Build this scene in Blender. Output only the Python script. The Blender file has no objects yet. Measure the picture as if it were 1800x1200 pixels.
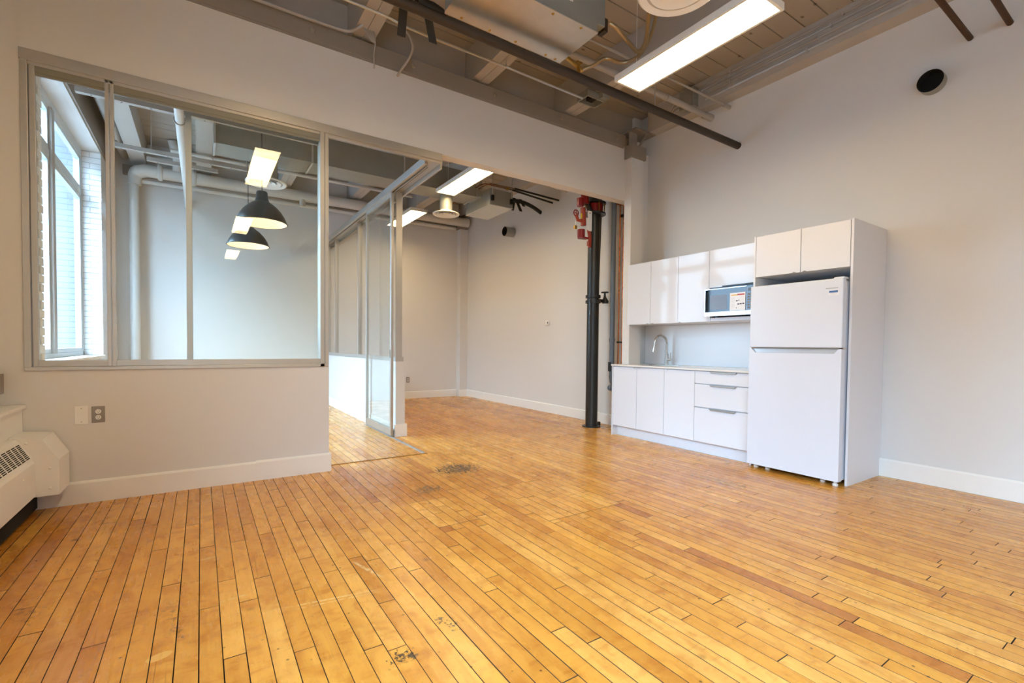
import bpy, bmesh, math, random
from mathutils import Vector, Matrix

random.seed(7)
C = bpy.context.scene.collection
S = bpy.context.scene
PI = math.pi

# ------------------------------------------------------------------ camera
cam_data = bpy.data.cameras.new('camera')
cam = bpy.data.objects.new('camera', cam_data)
C.objects.link(cam)
YAW, PITCH, ROLL = math.radians(33.2176), math.radians(-1.4987), math.radians(0.5432)
fw = Vector((math.sin(YAW) * math.cos(PITCH), math.cos(YAW) * math.cos(PITCH), math.sin(PITCH)))
rt0 = Vector((math.cos(YAW), -math.sin(YAW), 0))
up0 = rt0.cross(fw)
rt = math.cos(ROLL) * rt0 + math.sin(ROLL) * up0
up = -math.sin(ROLL) * rt0 + math.cos(ROLL) * up0
cam.matrix_world = Matrix(((rt.x, up.x, -fw.x, 0), (rt.y, up.y, -fw.y, 0), (rt.z, up.z, -fw.z, 1.14), (0, 0, 0, 1)))
cam_data.sensor_width = 36
cam_data.lens = 823.742 / 1800 * 36
cam_data.shift_x = (900 - 892.812) / 1800
cam_data.shift_y = (629.481 - 600) / 1800
cam_data.clip_start = 0.05
cam_data.clip_end = 300
S.camera = cam

# ------------------------------------------------------------------ world, exposure
SKY = 48.0
PANEL = 31.0
PENDANT = 0.75
world = bpy.data.worlds.new('sky')
S.world = world
world.use_nodes = True
wn = world.node_tree
wn.nodes.clear()
wo = wn.nodes.new('ShaderNodeOutputWorld')
wb = wn.nodes.new('ShaderNodeBackground')
wb.inputs['Color'].default_value = (0.48, 0.72, 1.0, 1)
# overcast sky: zenith three times as bright as the horizon
wt_ = wn.nodes.new('ShaderNodeTexCoord')
wsep = wn.nodes.new('ShaderNodeSeparateXYZ')
wn.links.new(wt_.outputs['Generated'], wsep.inputs[0])
wm = wn.nodes.new('ShaderNodeMapRange')
wm.inputs['From Min'].default_value = 0.0
wm.inputs['From Max'].default_value = 1.0
wm.inputs['To Min'].default_value = SKY / 3
wm.inputs['To Max'].default_value = SKY
wn.links.new(wsep.outputs[2], wm.inputs['Value'])
wn.links.new(wm.outputs[0], wb.inputs['Strength'])
wn.links.new(wb.outputs[0], wo.inputs[0])
S.view_settings.view_transform = 'Standard'
S.view_settings.look = 'None'
S.view_settings.gamma = 1
S.view_settings.use_curve_mapping = False
S.view_settings.exposure = 0.1
S.cycles.transparent_max_bounces = 24
S.cycles.max_bounces = 12
S.cycles.diffuse_bounces = 6
S.cycles.glossy_bounces = 6
S.cycles.sample_clamp_indirect = 8
# soft skylight entering through the window openings in the left wall (sampling portals for the sky)
WINS = [(1.0, 4.2, 0.74), (-2.6, 0.6, 0.74), (-6.2, -3.0, 0.74), (5.72, 8.75, 0.96)]
for (wy0, wy1, wz0) in WINS:
    ld = bpy.data.lights.new('window_portal', 'AREA')
    ld.shape = 'RECTANGLE'
    ld.size = 3.72 - wz0
    ld.size_y = wy1 - wy0
    ld.cycles.is_portal = True
    lo = bpy.data.objects.new('window_portal', ld)
    lo.location = (-1.47, (wy0 + wy1) / 2, (3.72 + wz0) / 2)
    lo.rotation_euler = (0, -PI / 2, 0)
    C.objects.link(lo)


# ------------------------------------------------------------------ materials
def srgb(r, g, b):
    f = lambda c: (c / 255 / 12.92) if c / 255 <= 0.04045 else ((c / 255 + 0.055) / 1.055) ** 2.4
    return (f(r), f(g), f(b), 1)


class NT:
    def __init__(s, name):
        s.m = bpy.data.materials.new(name)
        s.m.use_nodes = True
        s.t = s.m.node_tree
        s.n = s.t.nodes
        s.p = s.n['Principled BSDF']

    def add(s, k, **kw):
        x = s.n.new(k)
        for a, v in kw.items():
            if a.startswith('i_'):
                key = a[2:]
                key = int(key) if key.isdigit() else key.replace('_', ' ')
                x.inputs[key].default_value = v
            else:
                setattr(x, a, v)
        return x

    def l(s, a, b):
        s.t.links.new(a, b)

    def math(s, op, a, b=None, clamp=False):
        x = s.n.new('ShaderNodeMath')
        x.operation = op
        x.use_clamp = clamp
        for i, v in enumerate((a, b)):
            if v is None:
                continue
            if isinstance(v, (int, float)):
                x.inputs[i].default_value = v
            else:
                s.l(v, x.inputs[i])
        return x.outputs[0]

    def mix(s, fac, a, b, mode='MIX'):
        x = s.n.new('ShaderNodeMix')
        x.data_type = 'RGBA'
        x.blend_type = mode
        for i, v in ((0, fac), (6, a), (7, b)):
            if isinstance(v, (int, float)):
                x.inputs[i].default_value = v
            elif isinstance(v, tuple):
                x.inputs[i].default_value = v
            else:
                s.l(v, x.inputs[i])
        return x.outputs[2]

    def ramp(s, src, stops):
        x = s.n.new('ShaderNodeValToRGB')
        e = x.color_ramp.elements
        while len(e) < len(stops):
            e.new(0.5)
        for q, (pos, col) in zip(e, stops):
            q.position = pos
            q.color = col if isinstance(col, tuple) else (col, col, col, 1)
        s.l(src, x.inputs[0])
        return x.outputs[0]

    def noise(s, scale, detail=3, rough=0.5, vec=None, dist=0.0):
        x = s.n.new('ShaderNodeTexNoise')
        x.inputs['Scale'].default_value = scale
        x.inputs['Detail'].default_value = detail
        x.inputs['Roughness'].default_value = rough
        x.inputs['Distortion'].default_value = dist
        if vec is not None:
            s.l(vec, x.inputs['Vector'])
        return x.outputs[0]


def plain(name, col, rough=0.5, metal=0.0, var=0.04, scale=6.0, bump=0.0, bscale=80.0, coat=0.0, spec=0.5, knots=0.0):
    """solid paint / metal with faint mottling in colour and roughness"""
    t = NT(name)
    g = t.n.new('ShaderNodeNewGeometry').outputs['Position']
    nz = t.noise(scale, 4, 0.55, g)
    k = t.math('ADD', t.math('MULTIPLY', t.math('SUBTRACT', nz, 0.5), 2 * var), 1.0)
    cc = t.add('ShaderNodeVectorMath', operation='SCALE')
    cc.inputs[0].default_value = col[:3]
    t.l(k, cc.inputs['Scale'])
    if knots:
        vk = t.add('ShaderNodeTexVoronoi')
        vk.inputs['Scale'].default_value = 2.6
        mk = t.add('ShaderNodeMapping')
        mk.inputs['Scale'].default_value = (0.8, 1.3, 0.2)
        t.l(g, mk.inputs[0])
        t.l(mk.outputs[0], vk.inputs['Vector'])
        kk = t.math('MULTIPLY', t.ramp(vk.outputs['Distance'], [(0.035, 1.0), (0.06, 0.0)]), knots)
        t.l(t.mix(kk, cc.outputs[0], srgb(96, 80, 66)), t.p.inputs['Base Color'])
    else:
        t.l(cc.outputs[0], t.p.inputs['Base Color'])
    rr = t.math('ADD', t.math('MULTIPLY', t.math('SUBTRACT', nz, 0.5), min(0.10, rough * 0.25)), rough, True)
    t.l(rr, t.p.inputs['Roughness'])
    t.p.inputs['Metallic'].default_value = metal
    t.p.inputs['Specular IOR Level'].default_value = spec
    if coat:
        t.p.inputs['Coat Weight'].default_value = coat
        t.p.inputs['Coat Roughness'].default_value = 0.04
    if bump:
        b = t.add('ShaderNodeBump')
        b.inputs['Strength'].default_value = bump
        b.inputs['Distance'].default_value = 0.002
        t.l(t.noise(bscale, 3, 0.6, g), b.inputs['Height'])
        t.l(b.outputs[0], t.p.inputs['Normal'])
    return t.m


def emit(name, col, strength):
    t = NT(name)
    t.p.inputs['Base Color'].default_value = (0.8, 0.8, 0.8, 1)
    t.p.inputs['Emission Color'].default_value = col
    t.p.inputs['Emission Strength'].default_value = strength
    return t.m


def glass(name, tint, f0=0.05):
    """clear sheet glass: straight-through transmission with a Schlick reflection"""
    t = NT(name)
    t.n.remove(t.p)
    lw = t.add('ShaderNodeLayerWeight')
    lw.inputs['Blend'].default_value = 0.5
    p5 = t.math('POWER', lw.outputs['Facing'], 5.0)
    f = t.math('ADD', t.math('MULTIPLY', p5, 1 - f0), f0, True)
    tr = t.add('ShaderNodeBsdfTransparent')
    tr.inputs['Color'].default_value = tint
    gl = t.add('ShaderNodeBsdfGlossy')
    gl.inputs['Roughness'].default_value = 0.0
    mx = t.add('ShaderNodeMixShader')
    t.l(f, mx.inputs[0])
    t.l(tr.outputs[0], mx.inputs[1])
    t.l(gl.outputs[0], mx.inputs[2])
    t.l(mx.outputs[0], t.n['Material Output'].inputs[0])
    return t.m


def wood_floor():
    t = NT('maple_boards')
    geo = t.n.new('ShaderNodeNewGeometry').outputs['Position']
    at = t.add('ShaderNodeAttribute', attribute_name='tone')
    sep = t.add('ShaderNodeSeparateColor')
    t.l(at.outputs['Color'], sep.inputs[0])
    r1, r2, r3 = sep.outputs[0], sep.outputs[1], sep.outputs[2]
    # per-board texture shift
    comb = t.add('ShaderNodeCombineXYZ')
    t.l(t.math('MULTIPLY', r1, 37.0), comb.inputs[0])
    t.l(t.math('MULTIPLY', r2, 53.0), comb.inputs[1])
    t.l(t.math('MULTIPLY', r3, 17.0), comb.inputs[2])
    va = t.add('ShaderNodeVectorMath', operation='ADD')
    t.l(geo, va.inputs[0])
    t.l(comb.outputs[0], va.inputs[1])
    mp = t.add('ShaderNodeMapping')
    mp.inputs['Scale'].default_value = (38, 1.6, 1)
    t.l(va.outputs[0], mp.inputs[0])
    grain = t.noise(1.0, 6, 0.62, mp.outputs[0], 0.6)
    mp2 = t.add('ShaderNodeMapping')
    mp2.inputs['Scale'].default_value = (7, 4.5, 1)
    t.l(va.outputs[0], mp2.inputs[0])
    flame = t.noise(1.0, 4, 0.6, mp2.outputs[0], 1.6)
    mp3 = t.add('ShaderNodeMapping')
    mp3.inputs['Scale'].default_value = (3.0, 1.0, 1)
    t.l(va.outputs[0], mp3.inputs[0])
    cloud = t.noise(1.0, 3, 0.5, mp3.outputs[0], 0.5)
    base = t.ramp(r1, [(0.0, BOARD[0]), (0.07, BOARD[1]), (0.3, BOARD[2]), (0.65, BOARD[3]), (1.0, BOARD[4])])
    dark = t.mix(1.0, base, (0.74, 0.58, 0.42, 1), 'MULTIPLY')
    c1 = t.mix(t.math('MULTIPLY', t.ramp(flame, [(0.46, 0.0), (0.70, 1.0)]), 0.85), base, dark)
    c2 = t.mix(t.math('MULTIPLY', t.ramp(grain, [(0.45, 0.0), (0.8, 1.0)]), 0.6), c1, dark)
    light = t.mix(1.0, base, (1.16, 1.20, 1.28, 1), 'MULTIPLY')
    c3 = t.mix(t.math('MULTIPLY', t.ramp(cloud, [(0.5, 0.0), (0.72, 1.0)]), 0.7), c2, light)
    brown = t.mix(1.0, base, (0.62, 0.44, 0.30, 1), 'MULTIPLY')
    c3 = t.mix(t.math('MULTIPLY', t.ramp(cloud, [(0.26, 1.0), (0.44, 0.0)]), 0.55), c3, brown)
    # curly figure across the board and long dark pores
    mp4 = t.add('ShaderNodeMapping')
    mp4.inputs['Scale'].default_value = (6, 26, 1)
    t.l(va.outputs[0], mp4.inputs[0])
    curl = t.noise(1.0, 3, 0.55, mp4.outputs[0], 1.2)
    c3 = t.mix(t.math('MULTIPLY', t.math('MULTIPLY', t.ramp(curl, [(0.5, 0.0), (0.66, 1.0)]), t.ramp(flame, [(0.40, 0.0), (0.60, 1.0)])), 0.5), c3, brown)
    mp5 = t.add('ShaderNodeMapping')
    mp5.inputs['Scale'].default_value = (95, 1.1, 1)
    t.l(va.outputs[0], mp5.inputs[0])
    pore = t.noise(1.0, 4, 0.7, mp5.outputs[0], 0.9)
    c3 = t.mix(t.math('MULTIPLY', t.ramp(pore, [(0.63, 0.0), (0.72, 1.0)]), 0.55), c3, srgb(104, 60, 26))
    # broad old-finish stains continuing across boards (wear of its own shape)
    stain = t.noise(0.9, 4, 0.6, geo, 0.8)
    c4 = t.mix(t.math('MULTIPLY', t.ramp(stain, [(0.48, 0.0), (0.68, 1.0)]), 0.5), c3, t.mix(1.0, c3, (0.72, 0.56, 0.40, 1), 'MULTIPLY'))
    # nail holes and specks
    vo = t.add('ShaderNodeTexVoronoi')
    vo.inputs['Scale'].default_value = 13
    t.l(geo, vo.inputs['Vector'])
    speck = t.ramp(vo.outputs['Distance'], [(0.05, 1.0), (0.085, 0.0)])
    spk = t.math('MULTIPLY', speck, t.ramp(t.noise(1.7, 2, 0.5, geo), [(0.42, 0.0), (0.52, 0.8)]))
    c5 = t.mix(spk, c4, srgb(62, 40, 24))
    vo2 = t.add('ShaderNodeTexVoronoi')
    vo2.inputs['Scale'].default_value = 2.6
    t.l(va.outputs[0], vo2.inputs['Vector'])
    knot = t.ramp(vo2.outputs['Distance'], [(0.025, 1.0), (0.075, 0.0)])
    c5 = t.mix(t.math('MULTIPLY', knot, 0.75), c5, srgb(88, 44, 20))
    # worn black adhesive patches and pale scratches at their real places
    sx = t.add('ShaderNodeSeparateXYZ')
    t.l(geo, sx.inputs[0])
    X, Y = sx.outputs[0], sx.outputs[1]

    def blob(cx, cy, rx, ry, rot=0.0):
        ca, sa = math.cos(rot), math.sin(rot)
        dx = t.math('SUBTRACT', X, cx)
        dy = t.math('SUBTRACT', Y, cy)
        u = t.math('DIVIDE', t.math('ADD', t.math('MULTIPLY', dx, ca), t.math('MULTIPLY', dy, sa)), rx)
        v = t.math('DIVIDE', t.math('SUBTRACT', t.math('MULTIPLY', dy, ca), t.math('MULTIPLY', dx, sa)), ry)
        d = t.math('ADD', t.math('MULTIPLY', u, u), t.math('MULTIPLY', v, v))
        return t.math('SUBTRACT', 1.0, d, True)
    fine = t.noise(44, 4, 0.7, geo, 0.4)
    col = c5
    for (cx, cy, rx, ry, rot, amt, thr) in [(1.98, 3.86, 0.30, 0.24, 0, 1.0, 0.645), (1.50, 3.42, 0.18, 0.14, 0.3, 0.75, 0.66),
                                            (0.62, 1.62, 0.07, 0.06, 0, 0.95, 0.66), (0.84, 1.72, 0.06, 0.16, 0.2, 0.9, 0.72),
                                            (3.72, 2.35, 0.14, 0.45, 0, 0.6, 0.70), (-0.10, 2.35, 0.06, 0.40, 0.1, 0.45, 0.74),
                                            (-0.62, 2.75, 0.10, 0.3, 0.2, 0.4, 0.74), (2.72, 3.25, 0.2, 0.3, 0, 0.35, 0.72)]:
        b = blob(cx, cy, rx, ry, rot)
        k = t.math('MULTIPLY', t.ramp(t.math('ADD', fine, t.math('MULTIPLY', b, 0.22)), [(thr, 0.0), (thr + 0.05, 1.0)]), t.math('MULTIPLY', t.math('GREATER_THAN', b, 0.0), amt))
        col = t.mix(k, col, srgb(46, 42, 36))
    for (cx, cy, rx, ry, rot) in [(0.47, 2.165, 0.26, 0.007, -0.16), (0.50, 2.135, 0.22, 0.005, -0.13), (0.12, 2.40, 0.07, 0.006, 0.1),
                                  (0.02, 2.92, 0.05, 0.012, 0.05), (0.70, 2.35, 0.012, 0.15, 0.3)]:
        b = blob(cx, cy, rx, ry, rot)
        k = t.math('MULTIPLY', t.ramp(b, [(0.0, 0.0), (0.5, 0.65)]), t.ramp(fine, [(0.38, 0.0), (0.55, 1.0)]))
        col = t.mix(k, col, srgb(236, 204, 140))
    fb = blob(-0.135, 2.09, 0.042, 0.024, 0.3)
    col = t.mix(t.ramp(fb, [(0.0, 0.0), (0.12, 0.9)]), col, srgb(226, 176, 92))
    t.l(col, t.p.inputs['Base Color'])
    rn = t.noise(3.0, 4, 0.6, geo)
    rr = t.math('ADD', t.math('MULTIPLY', rn, 0.16), t.math('ADD', t.math('MULTIPLY', grain, 0.10), 0.14), True)
    t.l(rr, t.p.inputs['Roughness'])
    t.p.inputs['Specular IOR Level'].default_value = 0.5
    t.p.inputs['Coat Weight'].default_value = 0.0
    b = t.add('ShaderNodeBump')
    b.inputs['Strength'].default_value = 0.25
    b.inputs['Distance'].default_value = 0.003
    h = t.math('ADD', t.math('MULTIPLY', grain, 0.5), t.math('ADD', t.noise(2.2, 2, 0.5, va.outputs[0]), t.math('MULTIPLY', spk, -0.6)))
    t.l(h, b.inputs['Height'])
    t.l(b.outputs[0], t.p.inputs['Normal'])
    return t.m


BOARD = [srgb(184, 118, 50), srgb(201, 137, 53), srgb(210, 148, 59), srgb(218, 158, 66), srgb(229, 175, 88)]


def brushed(name, col, rough, scale=(1, 1, 60), metal=1.0, var=0.12):
    t = NT(name)
    geo = t.n.new('ShaderNodeNewGeometry').outputs['Position']
    mp = t.add('ShaderNodeMapping')
    mp.inputs['Scale'].default_value = scale
    t.l(geo, mp.inputs[0])
    nz = t.noise(4, 5, 0.6, mp.outputs[0])
    bl = t.noise(5, 4, 0.6, geo, 1.0)
    k = t.math('ADD', t.math('MULTIPLY', t.math('SUBTRACT', t.math('ADD', nz, bl), 1.0), 2 * var), 1.0)
    cc = t.add('ShaderNodeVectorMath', operation='SCALE')
    cc.inputs[0].default_value = col[:3]
    t.l(k, cc.inputs['Scale'])
    t.l(cc.outputs[0], t.p.inputs['Base Color'])
    t.p.inputs['Metallic'].default_value = metal
    t.l(t.math('ADD', t.math('MULTIPLY', bl, 0.25), rough - 0.12, True), t.p.inputs['Roughness'])
    return t.m


M = {}
M['wall'] = plain('wall_paint', srgb(214, 211, 206), 0.55, var=0.012, scale=2.0, bump=0.08, bscale=220)
M['trim'] = plain('trim_paint', srgb(232, 229, 222), 0.35, var=0.015, scale=3)
M['ceil'] = plain('ceiling_paint', srgb(170, 160, 148), 0.6, var=0.10, scale=3, bump=0.15, bscale=60, knots=0.8)
M['beam'] = plain('beam_paint', srgb(180, 172, 162), 0.6, var=0.08, scale=4, bump=0.15, bscale=60)
M['greypaint'] = plain('grey_paint', srgb(140, 131, 120), 0.55, var=0.06, scale=5)
M['brickw'] = plain('whitewashed_brick', srgb(232, 232, 230), 0.6, var=0.03, scale=14, bump=0.3, bscale=90)
M['mortar'] = plain('white_mortar', srgb(190, 190, 188), 0.8, var=0.03, scale=30)
M['alu'] = brushed('satin_aluminium', srgb(190, 186, 178), 0.38, (1, 1, 1), 0.75, 0.03)
M['olive'] = plain('olive_grey_rail', srgb(138, 134, 118), 0.5, 0.3)
M['aludark'] = plain('dark_gasket', srgb(92, 90, 84), 0.6)
M['glass'] = glass('clear_glass', (0.965, 0.975, 0.96, 1), 0.028)
M['winglass'] = glass('window_glass', (0.97, 0.985, 0.99, 1))
M['winframe'] = plain('window_frame_paint', srgb(205, 212, 216), 0.45, var=0.05, scale=8)
M['lacq'] = plain('white_gloss_lacquer', srgb(221, 224, 229), 0.05, var=0.003, spec=0.18)
M['matwhite'] = plain('white_melamine', srgb(224, 224, 226), 0.42, var=0.0)
M['counter'] = plain('pale_stone_worktop', srgb(224, 220, 212), 0.22, var=0.03, scale=60)
M['splash'] = plain('white_splash_panel', srgb(236, 237, 238), 0.3, var=0.003)
M['fridge'] = plain('fridge_enamel', srgb(216, 221, 230), 0.24, var=0.006, bump=0.35, bscale=420)
M['gasket'] = plain('grey_gasket', srgb(120, 116, 110), 0.6)
M['black'] = plain('black_plastic', srgb(22, 22, 24), 0.35)
M['blackglass'] = plain('black_glass', srgb(14, 16, 20), 0.04, spec=0.35)
M['screen'] = plain('perforated_screen', srgb(96, 92, 94), 0.3, var=0.2, scale=200)
M['steel'] = brushed('brushed_steel', srgb(198, 192, 184), 0.28, (60, 60, 1))
M['galv'] = brushed('galvanised_steel', srgb(206, 206, 204), 0.34, (2, 2, 2), 0.88, 0.10)
M['galvdk'] = plain('dull_galvanised', srgb(146, 146, 138), 0.5, 0.25, var=0.10, scale=6)
M['pipegrey'] = plain('grey_painted_pipe', srgb(168, 160, 150), 0.45, var=0.05)
M['pipewhite'] = plain('white_painted_pipe', srgb(200, 196, 188), 0.45, var=0.05)
M['pipedark'] = plain('dark_steel_pipe', srgb(58, 50, 44), 0.5, 0.3, var=0.15, scale=14)
M['riser'] = plain('black_riser_paint', srgb(40, 40, 38), 0.33, 0.2, var=0.08)
M['rust'] = plain('rusty_pipe', srgb(74, 50, 32), 0.7, 0.2, var=0.3, scale=30)
M['pvc'] = plain('grey_pvc', srgb(88, 96, 104), 0.35)
M['copper'] = brushed('copper', srgb(214, 120, 66), 0.25, (1, 1, 2))
M['oldcopper'] = plain('tarnished_copper', srgb(128, 84, 50), 0.4, 0.7)
M['brass'] = brushed('brass', srgb(180, 142, 74), 0.35, (1, 1, 1))
M['red'] = plain('red_enamel', srgb(128, 10, 10), 0.3, var=0.1)
M['orangered'] = plain('red_oxide', srgb(150, 52, 28), 0.45, var=0.1)
M['yellow'] = plain('yellow_tag', srgb(215, 190, 40), 0.5)
M['white'] = plain('white_plastic', srgb(232, 230, 224), 0.35)
M['paper'] = plain('white_label', srgb(232, 233, 234), 0.5)
M['blue'] = plain('blue_print', srgb(58, 100, 156), 0.5)
M['redprint'] = plain('red_print', srgb(190, 60, 50), 0.5)
M['yelprint'] = plain('yellow_print', srgb(222, 186, 90), 0.5)
M['ink'] = plain('dark_print', srgb(60, 62, 80), 0.5)
M['greyink'] = plain('grey_print', srgb(190, 192, 198), 0.5)
M['platemetal'] = brushed('stainless_plate', srgb(150, 142, 132), 0.35, (1, 1, 40), 0.8)
M['dark'] = plain('dark_void', srgb(12, 11, 10), 0.9)
M['pend'] = plain('black_dome_enamel', srgb(44, 48, 50), 0.3, var=0.06)
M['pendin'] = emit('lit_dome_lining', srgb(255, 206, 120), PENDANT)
M['bulb'] = emit('warm_bulb', srgb(255, 214, 150), 60.0)
M['panel'] = emit('panel_light', srgb(255, 223, 170), PANEL)
M['tape'] = plain('black_tape', srgb(26, 22, 18), 0.6)
M['hose'] = brushed('braided_hose', srgb(176, 154, 120), 0.4, (80, 80, 80), 0.8)
M['extbrick'] = plain('bluish_brick', srgb(84, 90, 98), 0.85, var=0.15, scale=8)
M['extred'] = plain('red_brick', srgb(160, 110, 98), 0.85, var=0.15, scale=1)
M['ground'] = plain('asphalt', srgb(120, 122, 124), 0.9)
M['silver'] = plain('silver_plastic', srgb(210, 214, 218), 0.25, 0.4)
M['wood'] = wood_floor()
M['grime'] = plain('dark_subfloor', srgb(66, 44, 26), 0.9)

# ------------------------------------------------------------------ mesh helpers
WLOC = {}


class MB:
    def __init__(s):
        s.v, s.f = [], []

    def add(s, vs, fs):
        n = len(s.v)
        s.v += [tuple(p) for p in vs]
        s.f += [tuple(i + n for i in q) for q in fs]
        return s

    def box(s, x0, x1, y0, y1, z0, z1):
        x0, x1 = sorted((x0, x1)); y0, y1 = sorted((y0, y1)); z0, z1 = sorted((z0, z1))
        return s.add([(x0, y0, z0), (x1, y0, z0), (x1, y1, z0), (x0, y1, z0), (x0, y0, z1), (x1, y0, z1), (x1, y1, z1), (x0, y1, z1)],
                     [(0, 3, 2, 1), (4, 5, 6, 7), (0, 1, 5, 4), (1, 2, 6, 5), (2, 3, 7, 6), (3, 0, 4, 7)])

    def prism(s, poly, axis, a, b):
        """extrude a 2D polygon along axis x/y/z; poly in the remaining two coordinates in order"""
        def P(u, v, w):
            return {'x': (w, u, v), 'y': (u, w, v), 'z': (u, v, w)}[axis]
        n = len(poly)
        vs = [P(u, v, a) for u, v in poly] + [P(u, v, b) for u, v in poly]
        fs = [tuple(range(n)), tuple(range(2 * n - 1, n - 1, -1))] + [(i, n + i, n + (i + 1) % n, (i + 1) % n) for i in range(n)]
        return s.add(vs, fs)

    def tube(s, pts, r, seg=12, caps=True):
        pts = [Vector(p) for p in pts]
        rs = r if isinstance(r, (list, tuple)) else [r] * len(pts)
        rings = []
        t = (pts[1] - pts[0]).normalized()
        n = t.orthogonal().normalized()
        for i, p in enumerate(pts):
            if i == 0:
                tt = (pts[1] - pts[0]).normalized()
            elif i == len(pts) - 1:
                tt = (pts[-1] - pts[-2]).normalized()
            else:
                tt = ((pts[i + 1] - p).normalized() + (p - pts[i - 1]).normalized())
                tt = tt.normalized() if tt.length > 1e-6 else t
            n = (n - tt * n.dot(tt)).normalized()
            b = tt.cross(n)
            rings.append([p + (n * math.cos(2 * PI * k / seg) + b * math.sin(2 * PI * k / seg)) * rs[i] for k in range(seg)])
        vs = [q for ring in rings for q in ring]
        fs = []
        for i in range(len(pts) - 1):
            for k in range(seg):
                a, b2 = i * seg + k, i * seg + (k + 1) % seg
                fs.append((a, b2, b2 + seg, a + seg))
        if caps:
            fs.append(tuple(range(seg - 1, -1, -1)))
            fs.append(tuple(range((len(pts) - 1) * seg, len(pts) * seg)))
        return s.add(vs, fs)

    def lathe(s, prof, c, seg=32, axis='z'):
        """prof: list of (r, h)"""
        vs, fs = [], []
        for (r, h) in prof:
            for k in range(seg):
                a = 2 * PI * k / seg
                u, v = r * math.cos(a), r * math.sin(a)
                q = {'z': (u, v, h), 'x': (h, u, v), 'y': (u, h, v)}[axis]
                vs.append((c[0] + q[0], c[1] + q[1], c[2] + q[2]))
        for i in range(len(prof) - 1):
            for k in range(seg):
                a, b = i * seg + k, i * seg + (k + 1) % seg
                fs.append((a, b, b + seg, a + seg))
        if prof[0][0] > 1e-5:
            pass
        return s.add(vs, fs)

    def torus(s, c, R, r, axis='z', seg=24, sg=8):
        pts = []
        for k in range(seg):
            a = 2 * PI * k / seg
            u, v = R * math.cos(a), R * math.sin(a)
            q = {'z': (u, v, 0), 'x': (0, u, v), 'y': (u, 0, v)}[axis]
            pts.append(Vector(c) + Vector(q))
        vs, fs = [], []
        ax = {'z': Vector((0, 0, 1)), 'x': Vector((1, 0, 0)), 'y': Vector((0, 1, 0))}[axis]
        for p in pts:
            d = (p - Vector(c)).normalized()
            for j in range(sg):
                b = 2 * PI * j / sg
                vs.append(p + d * math.cos(b) * r + ax * math.sin(b) * r)
        for i in range(seg):
            for j in range(sg):
                a = i * sg + j
                b = i * sg + (j + 1) % sg
                c2 = ((i + 1) % seg) * sg + (j + 1) % sg
                d2 = ((i + 1) % seg) * sg + j
                fs.append((a, b, c2, d2))
        return s.add(vs, fs)

    def build(s, name, mat, parent=None, smooth=False, bevel=0.0, label=None, kind=None, tone=None):
        xs = [p[0] for p in s.v]; ys = [p[1] for p in s.v]; zs = [p[2] for p in s.v]
        o = Vector(((min(xs) + max(xs)) / 2, (min(ys) + max(ys)) / 2, min(zs)))
        me = bpy.data.meshes.new(name)
        me.from_pydata([(p[0] - o.x, p[1] - o.y, p[2] - o.z) for p in s.v], [], s.f)
        bm = bmesh.new()
        bm.from_mesh(me)
        bmesh.ops.recalc_face_normals(bm, faces=bm.faces)
        bm.to_mesh(me)
        bm.free()
        me.materials.append(mat)
        if smooth:
            me.polygons.foreach_set('use_smooth', [True] * len(me.polygons))
            try:
                me.set_sharp_from_angle(angle=math.radians(40))
            except Exception:
                pass
        if tone is not None:
            at = me.color_attributes.new('tone', 'FLOAT_COLOR', 'POINT')
            if callable(tone):
                for i, p in enumerate(s.v):
                    at.data[i].color = tone(i)
            else:
                for i in range(len(s.v)):
                    at.data[i].color = tone
        ob = bpy.data.objects.new(name, me)
        C.objects.link(ob)
        WLOC[ob.name] = o
        if parent is not None:
            ob.parent = parent
            ob.location = o - WLOC[parent.name]
        else:
            ob.location = o
        if bevel:
            b = ob.modifiers.new('soft_edge', 'BEVEL')
            b.width = bevel
            b.segments = 2
            b.limit_method = 'ANGLE'
        if label:
            ob['label'] = label
        if kind:
            ob['kind'] = kind
        return ob


def box(x0, x1, y0, y1, z0, z1):
    return MB().box(x0, x1, y0, y1, z0, z1)


def tube(pts, r, seg=12):
    return MB().tube(pts, r, seg)


def thing(name, label, cat, loc=(0, 0, 0), group=None):
    o = bpy.data.objects.new(name, None)
    o.empty_display_size = 0.1
    C.objects.link(o)
    o.location = loc
    WLOC[o.name] = Vector(loc)
    o['label'] = label
    o['category'] = cat
    if group:
        o['group'] = group
    return o


def tag(o, label, cat, group=None):
    o['label'] = label
    o['category'] = cat
    if group:
        o['group'] = group
    return o


def dup(root, loc, label):
    def cp(o, parent):
        c = o.copy()
        C.objects.link(c)
        if parent is not None:
            c.parent = parent
        for ch in [q for q in bpy.data.objects if q.parent is o]:
            cp(ch, c)
        return c
    r = cp(root, None)
    r.location = loc
    WLOC[r.name] = Vector(loc)
    r['label'] = label
    return r


def struct(name, mb, mat, **kw):
    return mb.build(name, mat, kind='structure', **kw)


def smoothpath(pts, n=6):
    """Catmull-Rom through the points"""
    P = [Vector(p) for p in pts]
    P = [P[0] * 2 - P[1]] + P + [P[-1] * 2 - P[-2]]
    out = []
    for i in range(1, len(P) - 2):
        a, b, c, d = P[i - 1], P[i], P[i + 1], P[i + 2]
        for k in range(n):
            t = k / n
            out.append(0.5 * ((2 * b) + (c - a) * t + (2 * a - 5 * b + 4 * c - d) * t * t + (3 * b - a - 3 * c + d) * t ** 3))
    out.append(P[-2])
    return out


# ------------------------------------------------------------------ key planes (metres)
XL, XR, XRB = -1.17, 5.153, 5.02        # left wall, right wall, right wall behind the partition
YP, YPB = 4.40, 4.53                    # partition wall front / back face
YB, YF = 9.50, -7.50                    # far back wall, wall behind the camera
ZC = 4.30                               # underside of the ceiling planks

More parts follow.
